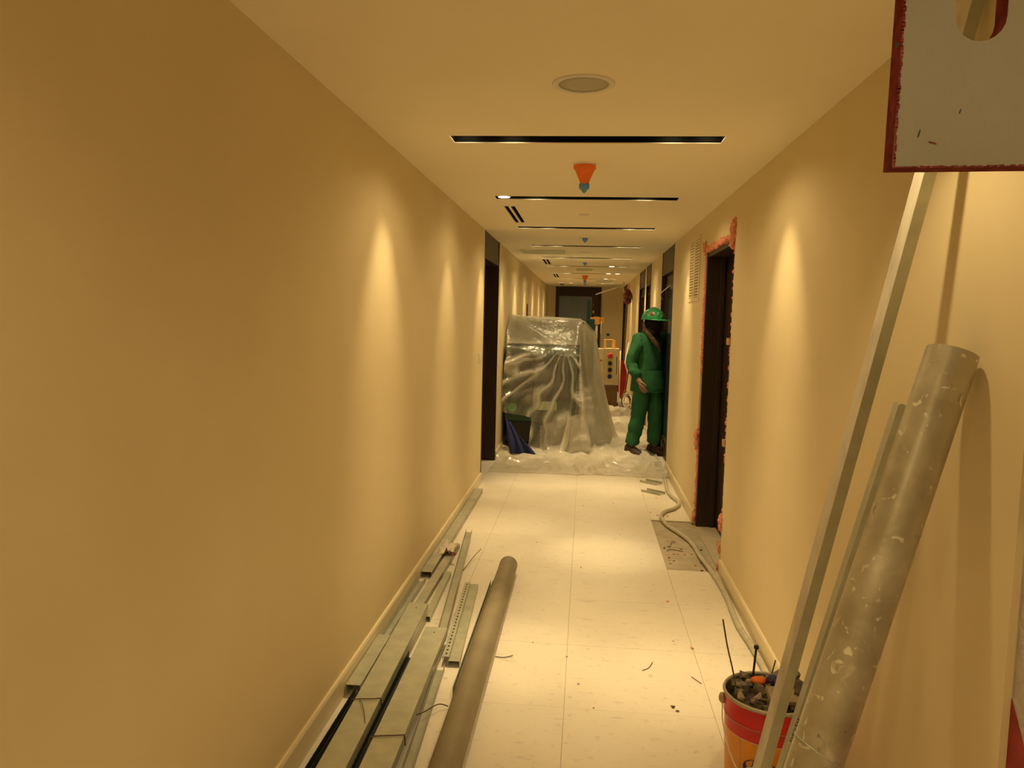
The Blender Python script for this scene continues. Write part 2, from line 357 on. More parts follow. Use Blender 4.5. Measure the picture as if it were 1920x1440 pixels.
# ------------------------------------------------------------------ ceiling fittings
sp = empty('ceiling_speaker', (-.033, 2.69, CZ), 'large round flush ceiling speaker with a beige grille, nearest the viewer', 'speaker')
adopt(sp, MB().lathe([(.0855, .0), (.0855, -.004), (.095, -.0055), (.106, -.004), (.108, .0)], (-.033, 2.69, CZ - .0002), 48).build('trim_ring', M['white']),
      MB().lathe([(.0005, -.002), (.05, -.0018), (.0853, -.0005), (.0853, .0)], (-.033, 2.69, CZ - .0002), 48).build('grille', M['grillec']))
def sprinkler(x, y, orange, label, s=1.0):
    e = empty('sprinkler_head', (x, y, CZ), label, 'sprinkler', 'capped sprinkler heads along the ceiling')
    z = CZ
    adopt(e, MB().lathe([(.0005, -.001), (.044 * s, -.001), (.05 * s, -.006), (.058 * s, -.006), (.06 * s, 0)], (x, y, z), 28).build('escutcheon', M['white']))
    if orange:
        adopt(e, MB().lathe([(.057 * s, -.006), (.058 * s, -.022 * s), (.050 * s, -.03 * s), (.022 * s, -.095 * s), (.020 * s, -.1 * s), (.0005, -.1 * s)], (x, y, z), 24).build('protective_cone', M['orange']))
        z -= .098 * s
    b = MB().box(x - .026 * s, x + .026 * s, y - .02, y + .02, z - .028 * s, z - .001).build('cap_body', M['bluecap'], bevel=.004); adopt(e, b)
    adopt(e, MB().lathe([(.016 * s, 0), (.012 * s, -.012), (.0005, -.022)], (x, y, z - .028 * s), 12).build('cap_tip', M['greencap']))
sprinkler(-.031, 4.05, True, 'bright orange cone cap with blue tip, nearest one on the ceiling')
sprinkler(-.034, 7.62, False, 'blue sprinkler cap, largest of the plain blue ones on the ceiling')
sprinkler(-.038, 10.85, False, 'blue sprinkler cap, second plain blue one along the ceiling')
sprinkler(-.042, 13.95, True, 'distant orange cone cap on the ceiling, near the end door', 1.0)
sprinkler(-.045, 17.0, False, 'tiny farthest blue sprinkler cap just before the end door')
for x, y, r, l in ((-.037, 5.94, .042, 'small flat white ceiling disc beside the nearest twin air slits'), (-.03, 9.24, .082, 'wide flat white ceiling disc beside the grey-green hatch')):
    e = empty('blanking_disc', (x, y, CZ), l, 'ceiling disc')
    adopt(e, MB().lathe([(.0005, -.006), (r * .85, -.006), (r * .86, -.003)], (x, y, CZ), 28).build('cover', M['white']), MB().lathe([(r * .86, -.004), (r, -.004), (r * 1.03, 0)], (x, y, CZ), 28).build('rim', M['ceil']))
for i, (a, c) in enumerate(AC):
    e = empty('air_diffuser', (-.573, a, CZ), ['pair of black air slits in the ceiling nearest the viewer', 'second pair of black air slits along the left ceiling', 'third pair of black air slits along the left ceiling', 'farthest pair of black air slits, beside the end door'][i], 'air vent', 'twin slit air diffusers on the left of the ceiling')
    for x in (-.597, -.549):
        adopt(e, MB().box(x - .017, x + .017, a - .002, c + .002, CZ + .09, CZ + .093).box(x - .0175, x - .0152, a - .002, c + .002, CZ + .004, CZ + .09).box(x + .0152, x + .0175, a - .002, c + .002, CZ + .004, CZ + .09).build('slit_channel', M['slit']))
    adopt(e, MB().box(-.626, -.613, a - .012, c + .012, CZ - .003, CZ).box(-.533, -.520, a - .012, c + .012, CZ - .003, CZ).box(-.581, -.565, a, c, CZ - .003, CZ).box(-.613, -.533, a - .012, a - .001, CZ - .003, CZ).box(-.613, -.533, c + .001, c + .012, CZ - .003, CZ).build('flange', M['ceil']))
for (x0, x1, y0, y1), l in (((-.805, -.26, 8.95, 9.5), 'large grey-green access hatch on the left of the ceiling'), ((-.19, .09, 12.1, 12.65), 'small grey-green access hatch in the middle of the ceiling'), ((.16, .53, 15.45, 16.2), 'far grey-green access hatch on the right of the ceiling')):
    e = empty('access_hatch', ((x0 + x1) / 2, (y0 + y1) / 2, CZ), l, 'hatch', 'grey-green ceiling access hatches')
    adopt(e, MB().box(x0 + .015, x1 - .015, y0 + .015, y1 - .015, CZ - .005, CZ - .0002).build('panel', M['access']))
    adopt(e, MB().box(x0, x1, y0, y0 + .013, CZ - .008, CZ).box(x0, x1, y1 - .013, y1, CZ - .008, CZ).box(x0, x0 + .013, y0 + .013, y1 - .013, CZ - .008, CZ).box(x1 - .013, x1, y0 + .013, y1 - .013, CZ - .008, CZ).build('frame', M['ceil']))

# ------------------------------------------------------------------ doors
def full_door(name, x, sg, g, zh, deep, glass):
    """door in a full height opening: x wall face, sg=+1 recess goes to +x"""
    a, c = g; e = empty(name, (x, a, 0), kind='structure')
    X = lambda d: x + sg * d
    def bx(m, d0, d1, y0, y1, z0, z1, nm, par=None, bev=0):
        o = MB().box(min(X(d0), X(d1)), max(X(d0), X(d1)), y0, y1, z0, z1).build(nm, m, bevel=bev)
        if par: o.parent = par
        else: adopt(e, o)
        return o
    bx(M['dwood2'], .004, .03, a + .025, c - .022, zh, CZ - .001, 'header_panel')
    bx(M['dwood'], -.004, .26, a, a + .024, 0, CZ - .001, 'jamb')
    bx(M['dwood'], -.002, .26, c - .021, c, 0, CZ - .001, 'jamb')
    bx(M['dwood'], .0, .26, a + .025, c - .022, zh - .03, zh - .001, 'head')
    d = deep
    lf = bx(M['dwood'], d, d + .045, a + .026, c - .023, .006, zh - .032, 'leaf')
    if glass:
        w = .10
        gl = bx(M['dglass'], d - .003, d - .0002, a + w + .03, c - w - .03, .25, zh - .16, 'glass_pane', lf)
        for z0, z1, y0, y1 in ((.22, .25, a + w, c - w), (zh - .16, zh - .13, a + w, c - w), (.25, zh - .16, a + w, a + w + .03), (.25, zh - .16, c - w - .03, c - w)):
            bx(M['dwood2'], d - .012, d - .0002, y0, y1, z0, z1, 'glazing_bead', lf)
    hd = MB().tube([(X(d - .001), c - .09, 1.0), (X(d - .05), c - .09, 1.0), (X(d - .05), c - .2, 1.0)], .009, 8).build('handle', M['housing']); hd.parent = lf
    return e
full_door('door_1', XL, -1, D1, 2.125, .20, False)
full_door('door_3', XR, 1, D3, 2.11, .05, True)
full_door('door_4', XR, 1, D4, 2.09, .04, True)
full_door('door_5', XR, 1, D5, 2.10, .04, True)
full_door('door_6', XR, 1, D6, 2.10, .10, False)

def foam_door():
    a, c = D2; zt = 2.10; e = empty('door_2', (XR, a, 0), kind='structure')
    def bx(m, x0, x1, y0, y1, z0, z1, nm, bev=.002):
        o = MB().box(x0, x1, y0, y1, z0, z1).build(nm, m, bevel=bev); adopt(e, o); return o
    g = .022
    bx(M['dwood'], XR + .008, XR + .215, c - g - .04, c - g, 0.0, zt - g, 'jamb')
    bx(M['dwood'], XR + .03, XR + .215, a + g, a + g + .04, 0.0, zt - g, 'jamb')
    bx(M['dwood'], XR + .012, XR + .215, a + g + .04, c - g - .04, zt - g - .045, zt - g, 'head')
    bx(M['dwood'], XR + .105, XR + .14, c - g - .055, c - g - .04, 0, zt - g - .045, 'door_stop')
    bx(M['dwood'], XR + .105, XR + .14, a + g + .04, a + g + .055, 0, zt - g - .045, 'door_stop')
    lf = bx(M['dwood'], XR + .15, XR + .195, a + g + .042, c - g - .042, .006, zt - g - .047, 'leaf')
    # foam beads
    rr = random.Random(3)
    def bead(nm, pts, r0, r1):
        b = MB()
        for i, p in enumerate(pts):
            b.blob(p, rr.uniform(r0, r1), 2, .55, 4, (1, 1, rr.uniform(.9, 1.5)), rr.random() * 50)
        o = b.build(nm, M['foam']); o['kind'] = 'stuff'; adopt(e, o)
    bead('foam_bead', [(XR + .012 + rr.uniform(-.006, .006), a + .008 + rr.uniform(-.004, .006), z / 100) for z in range(2, 212, 2)], .010, .016)
    bead('foam_bead', [(XR + .008, c - .012 + rr.uniform(-.004, .006), z / 100) for z in list(range(3, 78, 2)) + list(range(118, 150, 3)) + list(range(150, 208, 2))], .010, .017)
    bead('foam_bead', [(XR + .006, a + (c - a) * t / 46, zt - .012 + rr.uniform(-.01, .005)) for t in range(47)], .012, .021)
    for p, r in (((XR + .0, a + .02, .335), .034), ((XR - .002, a + .015, .29), .026), ((XR, a + .02, .15), .028), ((XR - .002, a + .05, 2.06), .05), ((XR - .004, a + .03, 2.11), .045), ((XR - .004, a + .01, 2.15), .028), ((XR, a + .01, .04), .03),
                 ((XR - .004, c - .0, 2.11), .034), ((XR - .004, c + .0, .70), .035), ((XR - .004, c, .62), .03), ((XR - .002, c, .05), .025)):
        o = MB().blob(p, r, 3, .7, 4, (.55, 1, 1.15), rr.random() * 60).build('foam_lump', M['foam']); adopt(e, o)
    for z, l in ((1.44, .075), (.815, .06), (.16, .085)):
        bx(M['shim'], XR - .012, XR + .06, a - .002, a + l, z - .022, z + .02, 'shim', .001)
    bx(M['shim'], XR - .006, XR + .04, a + .10, a + .16, zt + .0, zt + .045, 'shim', .001)
    bx(M['shim'], XR - .004, XR + .04, c - .02, c + .012, zt - .02, zt + .03, 'shim', .001)
    # torn wall edge around the frame
foam_door()

def end_door():
    e = empty('door_7', (-.2, YE, 0), kind='structure'); y = YE
    x0, x1, zt, zh = -.745, .352, 2.335, 2.115
    def bx(m, a, b, y0, y1, z0, z1, nm): o = MB().box(a, b, y0, y1, z0, z1).build(nm, m, bevel=.002); adopt(e, o); return o
    bx(M['dwood'], x0, x0 + .075, y - .05, y - .0005, 0, zt, 'jamb'); bx(M['dwood'], x1 - .075, x1, y - .05, y - .0005, 0, zt, 'jamb')
    bx(M['dwood'], x0 + .075, x1 - .075, y - .05, y - .0005, zh, zt, 'header_panel')
    lf = bx(M['greydoor'], x0 + .076, .13, y - .03, y - .0005, .004, zh - .001, 'leaf')
    sd = bx(M['dwood2'], .131, x1 - .076, y - .036, y - .0005, .004, zh - .001, 'side_panel')
    for i in range(5):
        o = MB().box(.15 + .012 * (i % 3), .17 + .02 * (i % 2), y - .041, y - .0362, 1.2 + i * .17, 1.27 + i * .17).build('clutter_bit', M['galv']); o.parent = sd  # small steel plates standing in for bright bits of clutter
end_door()

# ------------------------------------------------------------------ wall fittings
def vent():
    y0, y1, z0, z1 = 6.16, 6.76, 1.72, 2.24
    e = empty('wall_vent', (XR, 6.46, 1.98), 'cream louvred vent grille high on the right wall, beside the foamed door', 'vent')
    f = MB(); t = .006; x0 = XR - t
    ym = (y0 + y1) / 2
    for a, c, p, q in ((y0, y1, z0, z0 + .03), (y0, y1, z1 - .03, z1), (y0, y0 + .045, z0 + .03, z1 - .03), (y1 - .045, y1, z0 + .03, z1 - .03), (ym - .03, ym + .03, z0 + .03, z1 - .03)):
        f.box(x0, XR - .0002, a, c, p, q)
    adopt(e, f.build('frame', M['wall'], bevel=.001))
    adopt(e, MB().box(XR - .0012, XR - .0002, y0 + .045, y1 - .045, z0 + .03, z1 - .03).build('dark_backing', M['slit']))
    n = 20; h = (z1 - z0 - .06) / n
    me = None
    for a, c in ((y0 + .045, ym - .03), (ym + .03, y1 - .045)):
        for i in range(n):
            z = z0 + .03 + (i + .5) * h
            tilt = .010 if i > 9 else .006
            o = MB().prism([(-.0045, -h * .36), (-.0015, h * .30), (0.001, h * .30), (-.002, -h * .36)], (XR - .0035, c, z), (XR - .0035, a, z)).build('louvre', M['wall'])
            adopt(e, o)
vent()
def plate(name, x, sg, y, z, w, h, label, cat, m='white'):
    e = empty(name, (x, y, z), label, cat)
    def q(d0, d1, a, c, p, r_, nm, mm): o = MB().box(min(x + sg * d0, x + sg * d1), max(x + sg * d0, x + sg * d1), a, c, p, r_).build(nm, mm, bevel=.001); adopt(e, o)
    q(.0003, .007, y - w / 2, y + w / 2, z - h / 2, z + h / 2, 'cover_plate', M[m]); q(.0072, .011, y - w / 4, y + w / 4, z - h / 4, z + h / 4, 'rocker', M[m])
plate('light_switch', XL, 1, 6.79, 1.19, .08, .086, 'white switch plate on the left wall just before the dark doorway', 'switch')
plate('wall_panel', XL, 1, 12.25, 1.67, .16, .22, 'small dark panel high on the far left wall', 'wall panel', 'dwood2')
plate('wall_socket', XR, -1, 7.3, .42, .05, .11, 'slim socket plate low on the right wall beyond the foamed door', 'socket', 'wall')
se = empty('light_switch', (.545, YE, 1.2), 'switch plate on the end wall beside the dark door', 'switch')
adopt(se, MB().box(.50, .59, YE - .008, YE - .0005, 1.16, 1.24).build('cover_plate', M['rim']), MB().box(.515, .575, YE - .012, YE - .0082, 1.185, 1.215).build('rocker', M['black']))

# ------------------------------------------------------------------ red edged board under the ceiling (right, near)
def hanging_board():
    e = empty('red_edged_board', (.6, .9, CZ), 'grey-faced board with a dark red raw edge and rounded hole, hanging at top right', 'board')
    y0, y1 = .915, .942; xl, xr, zb, zt = .337, XR + .0155, 1.728, CZ - .0005
    hc, hz, hr = .4205, 1.892, .0270                      # slot hole: half-round bottom at hz, straight sides up to 2.10
    b = MB(); n = 10
    hole = [(hc - hr, 2.06)] + [(hc + hr * math.cos(math.pi + math.pi * k / n), hz + hr * math.sin(math.pi + math.pi * k / n)) for k in range(n + 1)] + [(hc + hr, 2.06)] + [(hc + hr * math.cos(math.pi * k / n), 2.06 + hr * math.sin(math.pi * k / n)) for k in range(1, n)]
    bm = bmesh.new()
    outer = [(xl, zb), (xr, zb + .01), (xr, zt), (xl + .004, zt)]
    ov = [bm.verts.new((x, 0, z)) for x, z in outer]; hv = [bm.verts.new((x, 0, z)) for x, z in hole]
    ed = [bm.edges.new((ov[i], ov[(i + 1) % 4])) for i in range(4)] + [bm.edges.new((hv[i], hv[(i + 1) % len(hv)])) for i in range(len(hv))]
    bmesh.ops.triangle_fill(bm, edges=ed, use_beauty=True)
    bm.verts.index_update(); vs = [v.co.copy() for v in bm.verts]; fs = [tuple(v.index for v in f.verts) for f in bm.faces]; bm.free()
    def face(y): return [(v.x, y, v.z) for v in vs]
    t = .0012
    for yy, d in ((y0, t), (y1, -t)):
        f = MB().add(face(yy), fs); adopt(e, f.build('paper_face', M['boardface']))
    core = MB(); m = len(hole)
    core.add([(x, y, z) for y in (y0 + .0003, y1 - .0003) for x, z in outer], [(i, (i + 1) % 4, 4 + (i + 1) % 4, 4 + i) for i in range(4)])
    core.add([(x, y, z) for y in (y0 + .0003, y1 - .0003) for x, z in hole], [(i, (i + 1) % m, m + (i + 1) % m, m + i) for i in range(m)])
    adopt(e, core.build('red_core', M['boardedge']))
    rr = random.Random(5); rg = MB()                      # ragged red fibres along the cut edges
    for i in range(150):
        z = zb + .002 + i * .0042
        if z > zt - .01: break
        w = rr.uniform(.0006, .0024); rg.box(xl + .0005, xl + .0009 + w + .004 * (z - zb) / .6, y0 - .0006, y0 - .00005, z, z + rr.uniform(.003, .0055))
    for i in range(130):
        x = xl + i * .0042
        if x > xr - .01: break
        zz = zb + .01 * (x - xl) / (xr - xl); rg.box(x, x + rr.uniform(.003, .0055), y0 - .0006, y0 - .00005, zz + .0002, zz + rr.uniform(.001, .0026))
    o = rg.build('ragged_edge', M['boardedge']); o['kind'] = 'stuff'; adopt(e, o)
    for x, z, sx, sz in ((.3335, 1.862, .0022, .003), (.470, 1.838, .0018, .0018), (.363, 1.766, .0008, .005), (.405, 1.79, .0008, .003), (.378, 1.756, .005, .0008)):
        h = MB().lathe([(.0002, 0), (1, 0)], (0, 0, 0), 10).build('nail_hole', M['boardedge'] if sx > .004 else M['ink']); h.parent = e; h.matrix_parent_inverse = Matrix.Translation(e.location).inverted(); h.rotation_euler = (math.pi / 2, .25, 0); h.scale = (sx, sz, 1); h.location = (x, y0 - .0008, z)
hanging_board()

# ------------------------------------------------------------------ leaning studs and pipe, right
def stud(name, p0, p1, up, w, h, label, m1, m2, ink=False):
    e = empty(name, p0, label, 'steel stud')
    d, r, u = MB().frame(p0, p1, up); p0 = Vector(p0); p1 = Vector(p1); t = .0018; a = w / 2
    adopt(e, MB().prism([(-a, 0), (a, 0), (a, -t), (-a, -t)], p0, p1, up).build('web', m1))
    adopt(e, MB().prism([(-a, -t), (-a + t, -t), (-a + t, -h), (-a + .009, -h), (-a + .009, -h - t), (-a, -h - t)], p0, p1, up).build('flange', m2))
    adopt(e, MB().prism([(a, -t), (a - t, -t), (a - t, -h), (a - .009, -h), (a - .009, -h - t), (a, -h - t)], p0, p1, up).build('flange', m1))
    return e, (d, r, u)
TOP1 = (.857, 1.858, 2.335); BOT1 = (.497, 2.15, .012)
stud('metal_stud', BOT1, TOP1, (.25, -1, 0), .031, .036, 'long plaster-smeared steel stud leaning on the right wall behind the board', M['galv'], M['smear'])
s2, fr2 = stud('metal_stud', (.563, 2.20, .012), (.843, 2.10, 1.345), (.05, -1, 0), .028, .030, 'shorter plain steel stud leaning between the long stud and the grey tube', M['galv'], M['galv2'])
def ink_text(txt, parent, fr, p, size):
    c = bpy.data.curves.new('ink', 'FONT'); c.body = txt; c.size = size; c.align_x = 'CENTER'
    o = bpy.data.objects.new('ink', c); COL.objects.link(o); dg = bpy.context.evaluated_depsgraph_get()
    me = bpy.data.meshes.new_from_object(o.evaluated_get(dg)); bpy.data.objects.remove(o)
    d, r, u = fr; m = Matrix((d, -r, u)).transposed().to_4x4(); m.translation = p
    me.transform(m); me.materials.clear(); me.materials.append(M['ink'])
    t = bpy.data.objects.new('ink_lettering', me); COL.objects.link(t); adopt(parent, t)
ink_text('EVY/ 5H', s2, fr2, Vector((.563, 2.20, .012)).lerp(Vector((.843, 2.10, 1.345)), .285) + fr2[2] * .0008, .022)
def scratched():
    m = mat('scratched_zinc_tube', (.40, .355, .25), .38, metal=.35, col2=(.56, .51, .38), scale=11, bump=.12, bscale=45)
    nt = m.node_tree; b = nt.nodes['Principled BSDF']; tc = nt.nodes.new('ShaderNodeTexCoord')
    src = b.inputs['Base Color'].links[0].from_socket
    for sc_, lo, hi, col in ((32, .63, .68, (.78, .74, .60)), (11, .62, .72, (.66, .61, .47)), (18, .66, .75, (.17, .15, .11))):
        n = nt.nodes.new('ShaderNodeTexNoise'); n.inputs['Scale'].default_value = sc_; n.inputs['Detail'].default_value = 7; n.inputs['Distortion'].default_value = .8
        mp = nt.nodes.new('ShaderNodeMapping'); mp.inputs['Location'].default_value = (sc_, 0, 0); nt.links.new(tc.outputs['Object'], mp.inputs[0]); nt.links.new(mp.outputs[0], n.inputs['Vector'])
        rp = nt.nodes.new('ShaderNodeMapRange'); rp.inputs[1].default_value = lo; rp.inputs[2].default_value = hi; nt.links.new(n.outputs['Fac'], rp.inputs[0])
        mx = nt.nodes.new('ShaderNodeMix'); mx.data_type = 'RGBA'; nt.links.new(rp.outputs[0], mx.inputs[0]); nt.links.new(src, mx.inputs[6]); mx.inputs[7].default_value = (*col, 1); src = mx.outputs[2]
    nt.links.new(src, b.inputs['Base Color']); return m
M['tube'] = scratched()
M['tube2'] = mat('dusty_brown_tube', (.235, .20, .13), .6, metal=.15, col2=(.34, .29, .19), scale=5, bump=.06, bscale=60, lo=.3, hi=.75)
def hollow_tube(name, p0, p1, r, label, m, ring=None):
    e = empty(name, p0, label, 'tube'); d = (Vector(p1) - Vector(p0)).normalized(); p0 = Vector(p0); p1 = Vector(p1)
    n = 40; L = (p1 - p0).length
    o = MB().tube([p0, p0 + d * .002] + [p0.lerp(p1, k / 12) for k in range(1, 12)] + [p1], r, n, False).build('outer_wall', m); adopt(e, o)
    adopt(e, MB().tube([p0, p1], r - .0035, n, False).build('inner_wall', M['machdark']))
    b = MB(); a = Vector((0, 0, 1)) if abs(d.z) < .9 else Vector((1, 0, 0)); u = d.cross(a).normalized(); w = d.cross(u)
    for p in (p0, p1):
        vs = [p + (u * math.cos(t) + w * math.sin(t)) * q for q in (r, r - .0035) for t in [2 * math.pi * k / n for k in range(n)]]
        b.add(vs, [(k, (k + 1) % n, n + (k + 1) % n, n + k) for k in range(n)])
    adopt(e, b.build('end_rim', M['galv2']))
    if ring:
        c = p0.lerp(p1, ring); q = [c + (u * math.cos(t) + w * math.sin(t)) * (r + .0012) + d * .012 * math.sin(t * 1.0) for t in [2 * math.pi * k / 48 for k in range(49)]]
        adopt(e, MB().tube(q, .0016, 6).build('wire_ring', M['galv']))
    return e
hollow_tube('steel_tube', (.312, 1.50, .012), (.8185, 1.80, 1.496), .0545, 'thick scratched grey tube leaning against the right wall', M['tube'], .425)

# ------------------------------------------------------------------ steel pieces on the floor, left
hollow_tube('steel_tube', (-.418, 1.7, .0545), (-.421, 4.53, .0545), .0540, 'long dusty brown tube lying on the floor along the left', M['tube2'])
def channel(name, p0, p1, w, h, label, flip=1, m='galv', holes_=(), up=(0, 0, 1)):
    e = empty(name, p0, label, 'steel channel', 'galvanised channels lying by the left wall'); t = .0016; a = w / 2
    adopt(e, MB().prism([(-a, 0), (a, 0), (a, -t * flip), (-a, -t * flip)], p0, p1, up).build('web', M[m]))
    for s in (-1, 1):
        adopt(e, MB().prism([(s * a, -t * flip), (s * (a - t), -t * flip), (s * (a - t), -h * flip), (s * a, -h * flip)], p0, p1, up).build('flange', M[m]))
    d, r, u = MB().frame(p0, p1, up)
    for k, off in holes_:
        c = Vector(p0) + d * k + r * off + u * .0006
        vs = [c + d * .006 * math.cos(q) + r * .004 * math.sin(q) for q in [2 * math.pi * j / 12 for j in range(12)]]
        adopt(e, MB().add(vs, [tuple(range(12))]).build('punched_hole', M['ink']))
    return e
G = 'steel_channel'
channel(G, (-.790, 1.55, .0405), (-.802, 3.70, .0405), .092, .040, 'wide steel channel lying flat under the wire-tied one by the baseboard', m='galv2')
channel(G, (-.762, 1.50, .0825), (-.806, 3.76, .0825), .096, .040, 'wide wire-tied steel channel on top of the pile, nearer the baseboard', holes_=((2.19, 0),))
channel(G, (-.648, 1.55, .0405), (-.668, 3.44, .0405), .098, .040, 'wide steel channel lying flat under the tied one nearer the brown tube', m='galv2')
channel(G, (-.620, 1.50, .0825), (-.658, 3.47, .0825), .104, .040, 'wide wire-tied steel channel on top of the pile, nearer the brown tube', holes_=((1.91, 0),))
channel(G, (-.868, 1.55, .002), (-.868, 2.90, .002), .020, .050, 'dark narrow upturned channel between the baseboard and the tied channels', flip=-1, m='machdark')
channel(G, (-.7195, 1.55, .002), (-.7350, 3.30, .002), .031, .034, 'near-black upturned rail added to darken the gap between the two tied channels', flip=-1, m='machdark')  # rail added in near-black to fill the gap with dark
channel(G, (-.893, 2.92, .052), (-.897, 3.42, .052), .060, .050, 'short box-like channel with its open end facing the viewer, against the baseboard')
channel(G, (-.906, 3.46, .002), (-.903, 4.30, .002), .042, .032, 'narrow upturned channel against the baseboard behind the box-like one', flip=-1)
channel(G, (-.893, 4.36, .041), (-.893, 6.62, .041), .064, .040, 'long channel lying close along the baseboard up to the dark doorway', m='galv2')
channel(G, (-.832, 3.84, .033), (-.818, 4.98, .033), .050, .032, 'dull channel lying beside the long baseboard one, near the crumpled wrapper', m='galv2')
channel(G, (-.756, 3.72, .030), (-.771, 4.42, .030), .034, .028, 'short narrow channel with a sharp end among the pile', m='galv')
channel(G, (-.635, 3.50, .044), (-.769, 5.22, .044), .042, .026, 'slim pale channel lying askew across the pile, pointing away', flip=-1, m='galv2')
channel(G, (-.520, 1.6, .002), (-.586, 3.20, .002), .036, .026, 'narrow upturned rail lying between the tied channel and the brown tube', flip=-1, m='galv2')
channel(G, (-.535, 3.24, .03), (-.590, 4.23, .03), .052, .028, 'flat-topped bright offcut beside the perforated strip', m='galv')
channel(G, (-.487, 2.98, .002), (-.492, 4.28, .002), .014, .040, 'thin upturned strip standing tight against the brown tube', flip=-1, m='galv2')
def perforated():
    p0, p1 = Vector((-.572, 3.245, .046)), Vector((-.622, 4.21, .046))
    e = empty('perforated_angle', p0, 'perforated steel angle strip with a row of small holes', 'steel angle')
    adopt(e, MB().prism([(-.015, 0), (.015, 0), (.015, -.0016), (-.0134, -.0016), (-.0134, -.014), (-.015, -.014)], p0, p1).build('angle', M['galv']))
    d, r, u = MB().frame(p0, p1, (0, 0, 1)); me = None
    for k in range(24):
        c = p0 + d * (.03 + k * .039) + u * .0005
        vs = [c + d * .009 * math.cos(q) + r * .0045 * math.sin(q) for q in [2 * math.pi * j / 10 for j in range(10)]]
        adopt(e, MB().add(vs, [tuple(range(10))]).build('punched_hole', M['ink']))
perforated()
def wire(name, pts, r, label, cat='wire', m='wire', group=None):
    # smooth through points (Catmull-Rom)
    P = [Vector(p) for p in pts]; out = []
    for i in range(len(P) - 1):
        a, b, c, d = P[max(i - 1, 0)], P[i], P[i + 1], P[min(i + 2, len(P) - 1)]
        for k in range(6):
            t = k / 6; out.append(.5 * ((2 * b) + (c - a) * t + (2 * a - 5 * b + 4 * c - d) * t * t + (3 * b - a - 3 * c + d) * t ** 3))
    out.append(P[-1])
    return tag(MB().tube(out, r, 8).build(name, M[m]), label, cat, group)
wire('tie_wire', [(-.848, 2.735, .045), (-.8445, 2.74, .084), (-.832, 2.742, .0875), (-.76, 2.755, .0875), (-.736, 2.76, .0860), (-.7315, 2.76, .045)], .0022, 'rusty tie wire wrapped across the channel nearer the baseboard')
wire('tie_wire', [(-.70, 2.46, .05), (-.699, 2.485, .084), (-.69, 2.50, .0865), (-.60, 2.52, .0865), (-.586, 2.52, .086), (-.582, 2.52, .05)], .0022, 'rusty tie wire wrapped across the channel nearer the brown tube')
wire('tie_wire', [(-.812, 2.74, .0875), (-.79, 2.70, .093), (-.765, 2.64, .092), (-.745, 2.585, .0865)], .0014, 'thin loose wire tail lying on the tied channel')
wire('tie_wire', [(-.60, 2.76, .030), (-.57, 2.79, .032), (-.53, 2.86, .028), (-.495, 2.88, .012)], .0022, 'short curled wire bridging the narrow rail and the brown tube')
wire('tie_wire', [(-.364, 3.37, .004), (-.33, 3.365, .004), (-.30, 3.38, .004), (-.285, 3.39, .006)], .0020, 'short dark wire poking out from under the brown tube on the tiles')
wire('tie_wire', [(-.70, 4.52, .006), (-.66, 4.75, .03), (-.63, 4.83, .05)], .0020, 'thin bent wire rising beyond the perforated strip')
def wrapper():
    bm = MB(); n = 14
    vs = []; rr = random.Random(4)
    for i in range(n):
        for j in range(n):
            u, v = i / (n - 1) - .5, j / (n - 1) - .5
            z = .052 + .05 * noise.noise(Vector((u * 6, v * 6, 1.3))) + .03 * noise.noise(Vector((u * 14, v * 14, 4)))
            vs.append((-.838 + u * .10, 4.80 + v * .20, max(z + .004, .040)))
    bm.add(vs, [(i * n + j, (i + 1) * n + j, (i + 1) * n + j + 1, i * n + j + 1) for i in range(n - 1) for j in range(n - 1)], True)
    o = bm.build('crumpled_wrapper', M['paper']); sd = o.modifiers.new('thickness', 'SOLIDIFY'); sd.thickness = .001
    tag(o, 'crumpled pale wrapper lying on the channels by the baseboard', 'wrapper')
    tag(MB().chunk((-.775, 4.66, .062), .026, 12).build('brick_fragment', M['redbrown']), 'small reddish brick fragment beside the crumpled wrapper', 'fragment')
wrapper()

